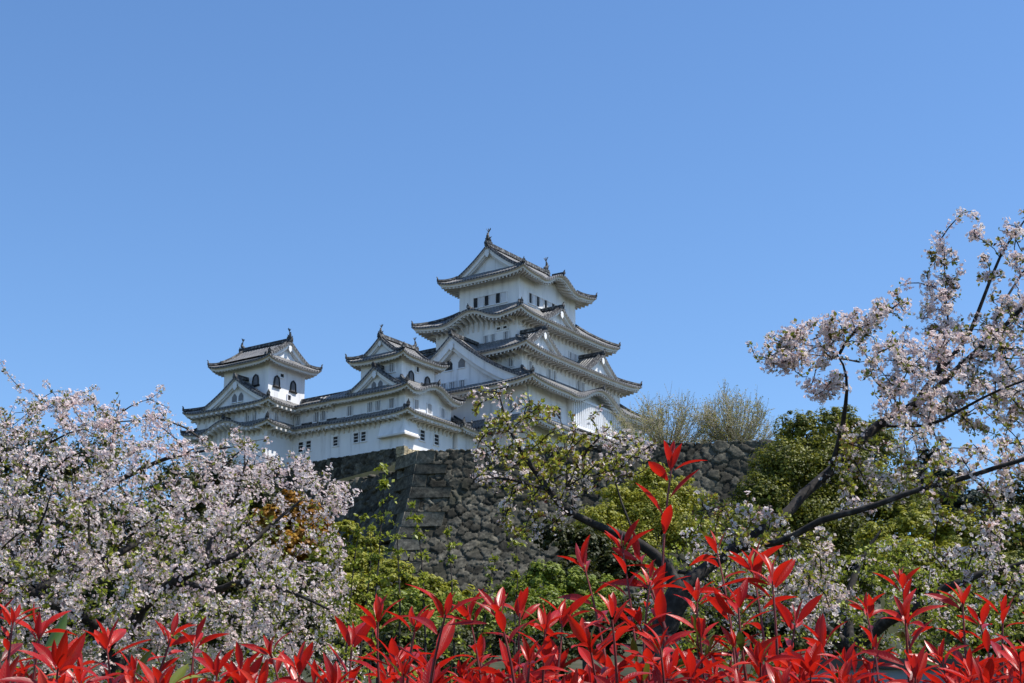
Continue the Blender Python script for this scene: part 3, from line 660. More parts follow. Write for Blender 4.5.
# ------------------------------------------------------------------ dry stone walls
def stone_face(name, p0, p1, ztop0, ztop1, depth, batter, size, mat, parent, seed, res=.085, thick=3.0):
    """one battered face of fitted boulders from p0 to p1 (plan points), ragged joints cut as real grooves"""
    r = np.random.default_rng(seed)
    p0, p1 = np.array(p0, float), np.array(p1, float); L = np.linalg.norm(p1 - p0); d = (p1 - p0) / L; out = np.array([d[1], -d[0]])
    nx_, nz_ = int(L / res) + 1, int(depth / res) + 1
    S, T = np.meshgrid(np.linspace(0, L, nx_), np.linspace(0, depth, nz_))
    sd = []
    y = -size * .5
    while y < depth + size:
        h = size * r.uniform(.45, .95); x = -size + r.uniform(0, size)
        while x < L + size:
            w = size * r.choice([.4, .6, .8, 1.0, 1.3, 1.9]) * r.uniform(.85, 1.15); sd.append((x + w / 2, y + h / 2 + r.uniform(-.36, .36) * size)); x += w
        y += h
    sd = np.array(sd); rn = r.random(len(sd)); tilt = r.uniform(-.13, .13, (len(sd), 2)); push = r.uniform(-.10, .12, len(sd)) * size * .6
    s_, t_ = S.ravel(), T.ravel(); w_ = .10 * size
    pts = np.stack([s_ + w_ * np.sin(t_ * 3.1 / size + s_) + w_ * .6 * np.sin(t_ * 8.3 / size + s_ * 5.1 / size) + w_ * .3 * np.sin(t_ * 17 / size - s_ * 11 / size),
                    t_ + w_ * np.sin(s_ * 2.7 / size) + w_ * .6 * np.sin(s_ * 7.1 / size - t_ * 4.7 / size) + w_ * .3 * np.sin(s_ * 19 / size + t_ * 13 / size)], 1)
    disp = np.zeros(len(pts)); rv = np.zeros(len(pts))
    for i in range(0, len(pts), 4000):   # nearest and second nearest stone
        q = pts[i:i + 4000]; dd = np.hypot((q[:, None, 0] - sd[None, :, 0]) * .9, (q[:, None, 1] - sd[None, :, 1]) * 1.1)
        k = np.argpartition(dd, 2, axis=1)[:, :2]; a = np.take_along_axis(dd, k, 1); o = np.argsort(a, 1); k = np.take_along_axis(k, o, 1); a = np.take_along_axis(a, o, 1)
        e = a[:, 1] - a[:, 0]; c = k[:, 0]; jw = (.05 + .10 * np.abs(np.sin(rn[c] * 9 + rn[k[:, 1]] * 7))) * size
        g = np.clip(e / jw, 0, 1); g = g * g * (3 - 2 * g)                      # narrow deep joint
        rim = np.clip(e / (.42 * size), 0, 1) ** .5                             # slightly worn arrises
        off = q - sd[c]
        disp[i:i + 4000] = g * .14 * size + rim * .05 * size + push[c] * g + (off[:, 0] * tilt[c, 0] + off[:, 1] * tilt[c, 1]) * g
        rv[i:i + 4000] = rn[c]
    zt = ztop0 + (ztop1 - ztop0) * S / L
    fine = r.normal(0, .012, S.shape)
    o = batter(T) + disp.reshape(S.shape) + fine
    # the very top leans back over the wall head
    lipx = np.where(T < res * .5, -.5, 0)
    X = p0[0] + d[0] * S + out[0] * (o + lipx); Y = p0[1] + d[1] * S + out[1] * (o + lipx); Z = zt - T + r.normal(0, .02, S.shape)
    jag = (disp.reshape(S.shape)[min(2, nz_ - 1)] - .2 * size) * .9
    Z += np.where(T < .6, np.clip(jag, -.5, .25)[None, :] * (1 - T / .6), 0)
    V = np.stack([X.ravel(), Y.ravel(), Z.ravel()], 1)
    # wall head: a strip going back
    back = V[:nx_] + np.array([-out[0] * thick, -out[1] * thick, 0]); V = np.concatenate([V, back]); rv = np.concatenate([rv, rv[:nx_]])
    j, i = np.meshgrid(np.arange(nz_ - 1), np.arange(nx_ - 1), indexing='ij'); a = (j * nx_ + i).ravel()
    F = np.stack([a + nx_, a + nx_ + 1, a + 1, a], 1)
    b = nz_ * nx_ + np.arange(nx_ - 1); t = np.arange(nx_ - 1)
    F = np.concatenate([F, np.stack([t, t + 1, b + 1, b], 1)])
    return quad_mesh(name, V, F, [mat], parent, rv)

def corner_blocks(p, da, db, ztop, depth, batter, mat, parent, seed, h=(.7, 1.0), long_=2.1, short=1.0):
    """alternating long and short squared blocks up a wall corner; da/db run away along the two faces"""
    r = random.Random(seed); V = []; F = []; RV = []
    da, db = np.array(da), np.array(db); oa = np.array([da[1], -da[0]]); ob = np.array([-db[1], db[0]])
    z = 0; k = 0
    den = oa[0] * ob[1] - oa[1] * ob[0]
    while z < depth:
        hh = r.uniform(*h); la, lb = (long_, short) if k % 2 else (short, long_)
        la *= r.uniform(.7, 1.3); lb *= r.uniform(.7, 1.3)
        ring = []
        for zz in (z + .03, z + hh - .03):
            o = batter(zz) + .36 + r.uniform(-.04, .04)
            # corner offset so both faces move out by o
            cx = (o * ob[1] - o * oa[1]) / den; cy = (oa[0] * o - ob[0] * o) / den
            c = np.array(p) + np.array([cx, cy])
            ring.append([np.array([*(c), ztop - zz]), np.array([*(c + da * la), ztop - zz]), np.array([*(c + da * la - oa * .8), ztop - zz]),
                         np.array([*(c + da * .5 + db * .5 - oa * .2), ztop - zz]), np.array([*(c + db * lb - ob * .8), ztop - zz]), np.array([*(c + db * lb), ztop - zz])])
        b = len(V); V += ring[0] + ring[1]
        for i in range(6): F.append((b + i, b + (i + 1) % 6, b + 6 + (i + 1) % 6, b + 6 + i))
        for s in (b, b + 6): F += [(s, s + 1, s + 2, s + 3), (s, s + 3, s + 4, s + 5)]
        RV += [r.random()] * 12
        z += hh; k += 1
    o = quad_mesh('corner_block', np.array(V), np.array(F), [mat], parent, np.array(RV))
    bv = o.modifiers.new('bevel', 'BEVEL'); bv.width = .07; bv.segments = 2
    return o

bat = lambda T: .20 * T + .018 * T ** 2
fw = thing('stone_wall', 'long grey dry stone wall of fitted boulders with a curved left corner, below the main keep', 'stone wall', (WX0, WY0, 12))
def loc_of(o, root): o.location = -np.array(root.location)
fd = np.array([.9917, -.1288])
p_end = (WX0 + fd[0] * 36, WY0 + fd[1] * 36)
o = stone_face('wall_face', (WX0, WY0), p_end, WZ, WZ, 17, bat, .98, 'stone', fw, 3); loc_of(o, fw)
wd = np.array([-.62, .785])
o = corner_blocks((WX0, WY0), fd, wd, WZ - .2, 17, bat, 'stone_corner', fw, 5, h=(.9, 1.35), long_=2.7, short=1.3); loc_of(o, fw)
# side of the same terrace, turned away from the sun
o = stone_face('wall_face', (WX0 + wd[0] * 34, WY0 + wd[1] * 34), (WX0, WY0), 30.5, 28.3, 16, bat, 1.3, 'stone', fw, 8); loc_of(o, fw)

def base_wall(label, frame, r, zt, depth, seed, pale):  # pale: paints sunlight into the south face and corner; west face stays grey
    b = np.array(frame.world(r[0], r[2], zt))
    t = thing('stone_base', label, 'stone base', tuple(b - np.array([0, 0, depth])))
    pw = [np.array(frame.world(u, v, zt)[:2]) for u, v in ((r[0], r[2]), (r[1], r[2]), (r[1], r[3]), (r[0], r[3]))]
    z = b[2]; bt = lambda T: .02 + .15 * T
    o = stone_face('wall_face', pw[0], pw[1], z, z, depth, bt, .95, 'stone_sun_painted' if pale else 'stone', t, seed); loc_of(o, t)
    o = stone_face('wall_face', pw[3], pw[0], z, z, depth, bt, .95, 'stone', t, seed + 1); loc_of(o, t)
    da = (pw[1] - pw[0]) / np.linalg.norm(pw[1] - pw[0]); db = (pw[3] - pw[0]) / np.linalg.norm(pw[3] - pw[0])
    o = corner_blocks(pw[0], da, db, z - .02, depth, bt, 'stone_sun_painted' if pale else 'stone', t, seed + 2, h=(.6, .85), long_=1.5, short=.8); loc_of(o, t)
base_wall('stone base, its sunlit side painted paler, under the left small keep and corridor corner', WEST, (-23.75, -15.0, -1.65, 14.2), 37.95, 9.5, 20, True)
base_wall('stone base under the farthest left small keep, behind the blossom', WEST, (-28.05, -18.5, 14.15, 25.1), 37.4, 9.5, 30, False)
base_wall('grey stone base right under the main keep', MAIN, (-13.7, 11.7, -11.0, 11.0), 36.0, 8.0, 40, False)

# ------------------------------------------------------------------ vegetation tools
LEAF_V = np.array([(0, 0, 0), (.5, .32, .08), (1.0, 0, -.04), (.5, -.32, .08), (.5, 0, -.02)])
LEAF_F = np.array([(0, 4, 2, 1), (0, 3, 2, 4)])
CARD_V = np.array([(-.5, -.32, 0), (.1, -.5, .1), (.5, .2, 0), (-.15, .5, .08)]); CARD_F = np.array([(0, 1, 2, 3)])

def inside(poly, p):
    x, y = p[:, 0], p[:, 1]; c = np.zeros(len(p), bool); n = len(poly)
    for i in range(n):
        x0, y0 = poly[i]; x1, y1 = poly[(i + 1) % n]
        k = ((y0 > y) != (y1 > y)) & (x < (x1 - x0) * (y - y0) / (y1 - y0 + 1e-9) + x0); c ^= k
    return c

def crown_points(poly, n, depth, thick, r):
    """points through a crown volume whose silhouette is poly, rounded off towards its rim"""
    poly = np.array(poly, float); lo, hi = poly.min(0), poly.max(0); out = []
    while len(out) < n:
        p = r.uniform(lo, hi, (n * 3, 2)); p = p[inside(poly, p)]
        e = np.full(len(p), 1e9)
        for i in range(len(poly)):
            a, b = poly[i], poly[(i + 1) % len(poly)]; t = np.clip(((p - a) @ (b - a)) / max((b - a) @ (b - a), 1e-6), 0, 1)
            e = np.minimum(e, np.linalg.norm(p - (a + t[:, None] * (b - a)), axis=1))
        th = thick * np.clip(e / 60, .15, 1) ** .6
        for q, t in zip(p, th):
            out.append(at(q[0], q[1], depth + r.uniform(-1, 1) * t))
            if len(out) >= n: break
    return np.array(out)

def grow(limbs, targets, r, seg=.12, sag=.0, rt=.004, attach_pen=.25):
    """limbs: list of (points, radii). Joins every target to the nearest wood by a bent twig; returns tube list and twig list"""
    nodes = []; dirs = []; dep = []
    tubes = []
    for P, rad in limbs:
        P = np.array(P); fine = []; fr = []
        for i in range(len(P) - 1):
            k = max(2, int(np.linalg.norm(P[i + 1] - P[i]) / .15))
            for j in range(k):
                t = j / k; fine.append(P[i] + (P[i + 1] - P[i]) * t); fr.append(rad[i] + (rad[i + 1] - rad[i]) * t)
        fine.append(P[-1]); fr.append(rad[-1]); fine = np.array(fine); fr = np.array(fr)
        jit = r.normal(0, 1, fine.shape) * np.minimum(fr * .6, .03)[:, None]
        jit[0] = 0; fine = fine + jit
        sm = fine.copy(); sm[1:-1] = (fine[:-2] + 2 * fine[1:-1] + fine[2:]) / 4
        tubes.append((sm, fr)); nodes.append(sm); dep.append(np.zeros(len(sm)))
        dv = np.gradient(sm, axis=0); dirs.append(norm(dv))
    nodes = np.concatenate(nodes); dirs = np.concatenate(dirs); dep = np.concatenate(dep)
    d0 = np.array([np.min(np.linalg.norm(nodes - t, axis=1)) for t in targets]); twigs = []
    order = np.argsort(d0); sec = r.permutation(len(targets))[:int(len(targets) * .07)]; ss = set(sec.tolist())
    for ti in [i for i in order if i in ss] + [i for i in order if i not in ss]:
        t = targets[ti]; v = t - nodes; dist = np.linalg.norm(v, axis=1)
        al = np.sum(v * dirs, 1) / np.maximum(dist, 1e-6)
        k = np.argmin(dist * (1.25 - .35 * al) + attach_pen * dep * .2)
        p0 = nodes[k]; d = dist[k]
        if d < .03: continue
        m = max(3, int(d / seg)); s = np.linspace(0, 1, m + 1)[:, None]
        side = norm(r.normal(size=(1, 3))) * d * .12; b = dirs[k] * d * .33
        path = p0 + (t - p0) * s + (side + b * .5) * (s * (1 - s) * 2) + np.array([0, 0, 1]) * d * .10 * s * (1 - s) * 2
        path += r.normal(0, .012, path.shape) * s
        r0 = min(.011, rt + .005 * d) * (2.0 if ti in ss and d > .35 and t[2] > p0[2] - .1 * d else 1.0); rr = np.linspace(r0, rt * .6, m + 1)
        tubes.append((path, rr)); twigs.append(path)
        nodes = np.concatenate([nodes, path[1:]]); dirs = np.concatenate([dirs, norm(np.gradient(path, axis=0))[1:]]); dep = np.concatenate([dep, np.full(m, dep[k] + 1)])
    return tubes, twigs

def tubes_mesh(name, tubes, mat, parent, root, k_big=8):
    Vs, Fs, b = [], [], 0
    for P, rad in tubes:
        P = np.asarray(P); rad = np.asarray(rad); k = k_big if rad.max() > .02 else 3
        d = norm(np.gradient(P, axis=0)); ref = np.array([.31, .17, .93]); x = norm(np.cross(d, ref)); y = np.cross(d, x)
        an = np.arange(k) * 2 * math.pi / k
        ring = P[:, None, :] + (x[:, None, :] * np.cos(an)[None, :, None] + y[:, None, :] * np.sin(an)[None, :, None]) * rad[:, None, None]
        n = len(P); Vs.append(ring.reshape(-1, 3)); i, j = np.meshgrid(np.arange(n - 1), np.arange(k), indexing='ij'); i = i.ravel(); j = j.ravel()
        Fs.append(np.stack([i * k + j, i * k + (j + 1) % k, (i + 1) * k + (j + 1) % k, (i + 1) * k + j], 1) + b); b += n * k
    return quad_mesh(name, np.concatenate(Vs) - root, np.concatenate(Fs), [mat], parent, smooth=True)

# cherry flower: five cupped petals and a small red calyx behind
fv, ff, fm = [], [], []
for i in range(5):
    a = 2 * math.pi * i / 5; c, s = math.cos(a), math.sin(a)
    q = [(.08, 0, 0), (.62, .40, .22), (1.0, 0, .36), (.62, -.40, .22)]
    b = len(fv); fv += [(x * c - y * s, x * s + y * c, z) for x, y, z in q]; ff.append((b, b + 1, b + 2, b + 3)); fm.append(0)
b = len(fv); fv += [(-.2, 0, -.04), (0, -.2, -.04), (.2, 0, -.04), (0, .2, -.04)]; ff.append((b, b + 1, b + 2, b + 3)); fm.append(1)
b = len(fv); fv += [(-.09, 0, -.02), (-.04, 0, -.95), (.04, 0, -.95), (.09, 0, -.02)]; ff.append((b, b + 1, b + 2, b + 3)); fm.append(1)
FLOWER_V, FLOWER_F, FLOWER_M = np.array(fv), np.array(ff), np.array(fm)

def dress(twigs, parent, root, r, spacing, per, fsize, leaf_n, leaf_size, leaf_mat, start=.15, bloom=1.0, tuft=.045):
    """hangs blossom clusters and young leaves along twigs"""
    cp, cd = [], []
    for P in twigs:
        L = np.linalg.norm(np.diff(P, axis=0), axis=1); cum = np.concatenate([[0], np.cumsum(L)]); tot = cum[-1]
        s = start * tot
        while True:
            i = min(np.searchsorted(cum, s, side='right') - 1, len(P) - 2); t = (s - cum[i]) / max(L[i], 1e-6)
            p = P[i] + (P[i + 1] - P[i]) * min(t, 1); d = norm(P[i + 1] - P[i])
            cp.append(p); cd.append(d)
            if s >= tot: break
            s = min(s + spacing * r.uniform(.6, 1.4), tot)
    cp, cd = np.array(cp), np.array(cd)
    pn = np.sin(cp[:, 0] * 5.1 + cp[:, 2] * 2.3 + 1.3 * np.sin(cp[:, 1] * 3.1)) * np.sin(cp[:, 2] * 5.7 - cp[:, 0] * 1.9 + .7) + .5 * np.sin(cp[:, 0] * 11.3 + cp[:, 2] * 9.1 + cp[:, 1] * 4)
    leafy = np.clip(.5 + .75 * pn, 0.02, 1)          # some sprays have already come into leaf, others are all flower
    keep = r.random(len(cp)) < bloom * (1.25 - .75 * leafy)
    fp, fn = [], []
    c = cp[keep]; n = len(c); cnt = r.integers(max(1, per - 2), per + 3, n); idx = np.repeat(np.arange(n), cnt)
    off = norm(r.normal(size=(len(idx), 3)) + np.array([0, 0, .15])); pos = c[idx] + off * (tuft * r.uniform(.6, 1.25, (len(idx), 1)))
    X, Y, Z = frames(off + r.normal(0, .35, off.shape))
    V, F = scatter(FLOWER_V, FLOWER_F, pos, X, Y, Z, fsize * r.uniform(.8, 1.15, len(idx)))
    cl = r.random(n)[idx] * .6 + r.random(len(idx)) * .4
    quad_mesh('blossom', V - root, F, ['petal', 'calyx'], parent, np.repeat(cl, len(FLOWER_V)), np.tile(FLOWER_M, len(idx)))
    # leaves
    cnt = r.poisson(leaf_n * (.25 + 1.5 * leafy)); idx = np.repeat(np.arange(len(cp)), cnt); m = len(idx)
    ax = norm(cd[idx] * .6 + r.normal(size=(m, 3)) * .7 + np.array([0, 0, .35])); up = norm(r.normal(size=(m, 3)) + np.array([0, 0, .8]))
    Yv = norm(np.cross(up, ax)); Zv = np.cross(ax, Yv)
    V, F = scatter(LEAF_V, LEAF_F, cp[idx] + ax * .01, ax, Yv, Zv, leaf_size * r.uniform(.55, 1.25, m))
    quad_mesh('leaves', V - root, F, [leaf_mat], parent, np.repeat(np.clip(r.normal(.6, .28, m), 0, 1), len(LEAF_V)))
    return len(pos)

def px_limb(pts, r0, r1):
    """limb through (x, y, depth) sightings"""
    P = [at(*p) for p in pts]; n = len(P); return (P, list(np.linspace(r0, r1, n)))

# ------------------------------------------------------------------ left cherry tree
r = np.random.default_rng(101)
base = at(120, 683, 15.5); base[2] = -1.6
ct = thing('cherry_tree', 'wide white blossoming cherry tree filling the left side, in front of the corridor', 'cherry tree', tuple(base))
fork = at(120, 650, 15.5)
limbs = [([base, base + np.array([.05, .1, 1.1]), fork], [.19, .16, .14]),
 ([fork] + [at(*p) for p in ((144, 608, 15.3), (179, 582, 15.1), (206, 565, 15), (238, 555, 15), (270, 525, 15.2), (300, 500, 15.4))], [0.082, 0.058, 0.048, 0.037, 0.027, 0.020, 0.010]),
 ([at(179, 583, 15.1)] + [at(*p) for p in ((213, 592, 14.8), (245, 582, 14.5), (290, 590, 14.3), (330, 610, 14.2))], [0.041, 0.034, 0.027, 0.020, 0.008]),
 ([fork] + [at(*p) for p in ((80, 610, 15.0), (34, 589, 15.0), (-30, 570, 14.8), (-90, 540, 14.6))], [0.068, 0.054, 0.048, 0.034, 0.020]),
 ([at(34, 590, 15.0)] + [at(*p) for p in ((60, 578, 15.2), (103, 561, 15.5), (160, 530, 15.9), (200, 490, 16.3))], [0.048, 0.044, 0.037, 0.027, 0.014]),
 ([fork] + [at(*p) for p in ((60, 600, 16.2), (20, 560, 16.6), (56, 524, 16.5), (111, 485, 16.4), (171, 455, 16.2), (230, 448, 16)) ], [0.075, 0.061, 0.051, 0.041, 0.031, 0.020, 0.008]),
 ([at(20, 560, 16.6)] + [at(*p) for p in ((-10, 520, 16.8), (-5, 470, 17), (20, 430, 17), (40, 400, 17))], [0.048, 0.037, 0.027, 0.017, 0.007]),
 ([at(100, 490, 16.4)] + [at(*p) for p in ((110, 460, 16.6), (115, 430, 16.8), (120, 400, 16.9))], [0.027, 0.020, 0.014, 0.005]),
 ([at(206, 565, 15)] + [at(*p) for p in ((215, 530, 15.4), (222, 490, 15.8), (225, 455, 16))], [0.027, 0.024, 0.017, 0.007])]
poly = [(-60, 415), (0, 408), (22, 400), (45, 402), (60, 392), (92, 396), (100, 408), (125, 405), (138, 412), (158, 402), (172, 418), (168, 440), (200, 440), (235, 436), (270, 448), (300, 452), (322, 470), (350, 488), (352, 505), (335, 520), (345, 550), (352, 590), (358, 640), (362, 700), (-60, 700)]
T = crown_points(poly, 2300, 15.6, 2.3, r)
hole = np.array([(248, 500), (290, 484), (330, 500), (345, 530), (335, 565), (290, 562), (258, 535)], float)   # loose part of the crown
pp = np.stack([512 + FOC * T[:, 0] / (T[:, 1] * math.cos(PITCH) + T[:, 2] * math.sin(PITCH)), 341.5 - FOC * (-T[:, 1] * math.sin(PITCH) + T[:, 2] * math.cos(PITCH)) / (T[:, 1] * math.cos(PITCH) + T[:, 2] * math.sin(PITCH))], 1)
T = T[~inside(hole, pp) | (r.random(len(T)) < .38)]
spk = [at(x, y, 16.5 + r.uniform(-.8, .8)) for x, y in ((45, 384), (58, 392), (93, 388), (118, 392), (150, 400), (160, 388), (2, 364), (172, 412), (330, 468), (357, 492), (20, 388), (75, 396), (236, 432), (268, 440), (305, 450))]
T = np.concatenate([T, np.array(spk)])
tubes, twigs = grow(limbs, T, r)
tubes_mesh('trunk', tubes[:len(limbs)], 'bark', ct, base); tubes_mesh('twigs', tubes[len(limbs):], 'bark', ct, base)
hi_t = [t for t in twigs if t[-1][2] > 2.75 or r.random() < .3]; ids = {id(t) for t in hi_t}; lo_t = [t for t in twigs if id(t) not in ids]
dress(hi_t, ct, base, r, .12, 8, .017, 2.8, .038, 'young', tuft=.044, bloom=.84)
dress(lo_t, ct, base, r, .105, 9, .0175, 5.0, .042, 'young_green', tuft=.047, bloom=.66)

# ------------------------------------------------------------------ near right cherry tree (forks low, one limb each way)
r = np.random.default_rng(202)
base = at(664, 683, 11.0); base[2] = -1.6
ct = thing('cherry_tree', 'dark limbed cherry tree forking low in the centre, one limb rising to the right edge', 'cherry tree', tuple(base))
fk = at(678, 590, 11.0)
limbs = [([base, at(660, 700, 11), at(662, 655, 11), at(670, 620, 11), fk], [.13, .115, .10, .095, .09]),
 ([fk] + [at(*p) for p in ((668, 562, 11), (640, 546, 10.9), (610, 533, 10.8), (575, 515, 10.7), (548, 490, 10.6), (530, 465, 10.6), (516, 445, 10.5), (506, 420, 10.5), (498, 392, 10.5))], [.06, .045, .035, .03, .026, .022, .018, .014, .009, .004]),
 ([fk] + [at(*p) for p in ((705, 575, 11.1), (740, 548, 11.3), (790, 508, 11.6), (822, 476, 11.7), (850, 447, 11.8), (880, 425, 11.9), (915, 405, 12), (945, 380, 12), (985, 345, 12), (1024, 305, 12), (1070, 265, 12))], [.06, .048, .043, .040, .037, .042, .036, .03, .025, .02, .016, .01]),
 ([at(740, 548, 11.3)] + [at(*p) for p in ((775, 545, 11.1), (812, 530, 11), (835, 517, 10.9), (880, 505, 10.8), (925, 488, 10.7), (970, 475, 10.6), (1024, 460, 10.5), (1080, 440, 10.4))], [.026, .024, .024, .024, .021, .019, .017, .016, .013]),
 ([at(832, 466, 11.7)] + [at(*p) for p in ((842, 432, 11.5), (848, 403, 11.4), (848, 375, 11.3), (839, 354, 11.2), (820, 345, 11.1), (790, 345, 11))], [.022, .019, .015, .010, .006, .004, .002]),
 ([at(839, 354, 11.2)] + [at(*p) for p in ((851, 331, 11.2), (875, 318, 11.2), (898, 305, 11.2))], [.015, .012, .008, .004]),
 ([at(915, 405, 12)] + [at(*p) for p in ((934, 378, 12.1), (958, 350, 12.2), (970, 331, 12.2), (981, 304, 12.2), (999, 256, 12.2), (1020, 227, 12.2), (1035, 205, 12.2))], [.026, .022, .019, .017, .014, .011, .008, .004]),
 ([at(934, 378, 12.1)] + [at(*p) for p in ((945, 350, 12.3), (949, 325, 12.3), (946, 298, 12.3), (944, 265, 12.3), (940, 240, 12.3))], [.018, .014, .011, .009, .006, .003]),
 ([at(880, 425, 11.9)] + [at(*p) for p in ((930, 428, 11.6), (965, 408, 11.4), (1000, 388, 11.2), (1050, 372, 11))], [.016, .014, .012, .010, .007]),
 ([at(985, 345, 12)] + [at(*p) for p in ((1005, 300, 12.2), (1030, 262, 12.3))], [.02, .014, .006]),
 ([at(548, 490, 10.6)] + [at(*p) for p in ((520, 483, 10.5), (497, 478, 10.4), (478, 480, 10.3))], [.016, .012, .008, .004]),
 ([at(575, 515, 10.7)] + [at(*p) for p in ((567, 470, 10.9), (565, 440, 11), (560, 418, 11))], [.014, .01, .007, .003]),
 ([at(640, 546, 10.9)] + [at(*p) for p in ((620, 500, 11.1), (612, 465, 11.2), (625, 440, 11.3))], [.011, .008, .006, .003])]
polys = [([(750, 352), (770, 335), (800, 326), (840, 312), (880, 305), (897, 288), (910, 312), (880, 328), (855, 345), (835, 360), (815, 378), (792, 378), (765, 366)], 95, 11.1, .5),
 ([(800, 384), (845, 374), (850, 402), (815, 402)], 16, 11.3, .3),
 ([(922, 300), (930, 252), (940, 234), (956, 258), (965, 292), (962, 332), (930, 340), (912, 320)], 55, 12.3, .35),
 ([(968, 222), (1000, 228), (1030, 205), (1070, 200), (1070, 300), (985, 322), (978, 270)], 60, 12.2, .5),
 ([(856, 340), (930, 334), (985, 315), (1070, 285), (1070, 446), (1000, 446), (950, 425), (925, 432), (885, 405), (862, 378)], 330, 12, .8),
 ([(835, 415), (900, 410), (935, 430), (955, 455), (940, 480), (900, 510), (840, 520)], 95, 11.6, .6),
 ([(930, 450), (990, 440), (1070, 425), (1070, 470), (980, 490), (930, 505)], 60, 10.7, .4),
 ([(930, 480), (960, 490), (1070, 455), (1070, 610), (980, 610), (930, 560)], 90, 10.9, .9),
 ([(470, 400), (500, 388), (525, 396), (560, 414), (605, 428), (655, 440), (650, 470), (600, 490), (575, 500), (560, 530), (540, 545), (510, 540), (495, 500), (470, 470)], 170, 10.7, .6),
 ([(690, 490), (760, 500), (830, 530), (850, 600), (800, 640), (700, 620), (695, 560)], 210, 11.4, .9)]
T = np.concatenate([crown_points(p, int(n * (1.35 if d != 10.7 else 1.45)), d, t, r) for p, n, d, t in polys] + [np.array([at(x, y, 12.2) for x, y in ((905, 330), (890, 345), (870, 335), (915, 350), (925, 365), (900, 362), (966, 212), (975, 216), (1022, 214), (938, 238), (752, 345), (757, 362), (900, 284))]), np.array([at(x, y, 10.5) for x, y in ((508, 386), (475, 396), (545, 402), (600, 408), (590, 415), (640, 436), (655, 445))])])
tubes, twigs = grow(limbs, T, r, rt=.0055)
tubes_mesh('trunk', tubes[:len(limbs)], 'bark', ct, base); tubes_mesh('twigs', tubes[len(limbs):], 'bark', ct, base)
low_t = [t for t in twigs if t[-1][0] > 1.6 and t[-1][2] < 2.95]; right_t = [t for t in twigs if t[-1][0] > 1.6 and t[-1][2] >= 2.95]; left_t = [t for t in twigs if t[-1][0] <= 1.6]
dress(right_t, ct, base, r, .105, 9, .0165, 2.6, .037, 'young', tuft=.043, bloom=.86)
dress(low_t, ct, base, r, .085, 8, .0165, 5.0, .036, 'young_mix', tuft=.043, bloom=.48)
dress(left_t, ct, base, r, .06, 5, .014, 6.0, .031, 'young_mix', bloom=.36, tuft=.036)

# ------------------------------------------------------------------ lower cherry behind, leafy with sparse blossom
r = np.random.default_rng(303)
base = at(860, 683, 17.0); base[2] = -1.6
ct = thing('cherry_tree', 'low leafy cherry with sparse blossom behind the red hedge at lower right', 'cherry tree', tuple(base))
limbs = [([base, at(860, 690, 17), at(850, 650, 17)], [.14, .12, .1]),
 ([at(850, 650, 17)] + [at(*p) for p in ((800, 610, 17), (740, 590, 17), (690, 570, 17), (640, 575, 17))], [.08, .06, .045, .03, .012]),
 ([at(850, 650, 17)] + [at(*p) for p in ((900, 610, 16.8), (960, 580, 16.6), (1030, 560, 16.5))], [.08, .06, .045, .02]),
 ([at(850, 650, 17)] + [at(*p) for p in ((845, 600, 17.3), (860, 560, 17.5), (880, 530, 17.5))], [.06, .05, .03, .012])]
T = np.concatenate([crown_points([(640, 560), (700, 520), (780, 535), (840, 560), (900, 530), (980, 560), (1060, 550), (1060, 670), (640, 680)], 900, 17, 1.4, r)])
tubes, twigs = grow(limbs, T, r)
tubes_mesh('trunk', tubes[:len(limbs)], 'bark', ct, base); tubes_mesh('twigs', tubes[len(limbs):], 'bark', ct, base)
dress(twigs, ct, base, r, .09, 7, .018, 5.0, .045, 'young_green', bloom=.18, tuft=.045)

# ------------------------------------------------------------------ saplings before the stone wall
def sapling(label, pts, lf, seed, dens=1.0):
    r = np.random.default_rng(seed); P = [at(*p) for p in pts]; base = P[0].copy(); base[2] = -1.6
    t = thing('sapling', label, 'sapling', tuple(base), group='saplings before the stone wall')
    limbs = [([base] + P, list(np.linspace(.016, .003, len(P) + 1)))]
    T = []
    fine, fr = grow(limbs, np.zeros((0, 3)), r)[0][0]
    n = len(fine)
    for i in range(int(n * .25), n):
        for _ in range(r.poisson(3.6)):
            d = norm(r.normal(size=3) * np.array([1, 1, .4]) + np.array([0, 0, .5])); T.append(fine[i] + d * r.uniform(.15, .42) * (1.15 - i / n))
    tubes, twigs = grow(limbs, np.array(T), r)
    tubes_mesh('stem', tubes, 'bark', t, base)
    twigs = twigs + [fine[int(n * .4):]]
    cp = np.concatenate(twigs); cd = np.concatenate([norm(np.gradient(q, axis=0)) for q in twigs]); idx = np.repeat(np.arange(len(cp)), r.poisson(3.4, len(cp))); m = len(idx)
    ax = norm(cd[idx] * .4 + r.normal(size=(m, 3)) * .8 + np.array([0, 0, .2])); up = norm(r.normal(size=(m, 3)) * .6 + np.array([0, 0, 1])); Yv = norm(np.cross(up, ax))
    V, F = scatter(LEAF_V, LEAF_F, cp[idx], ax, Yv, np.cross(ax, Yv), lf * .62 * r.uniform(.6, 1.2, m))
    quad_mesh('leaves', V - base, F, ['young_green'], t, np.repeat(r.random(m), len(LEAF_V)))
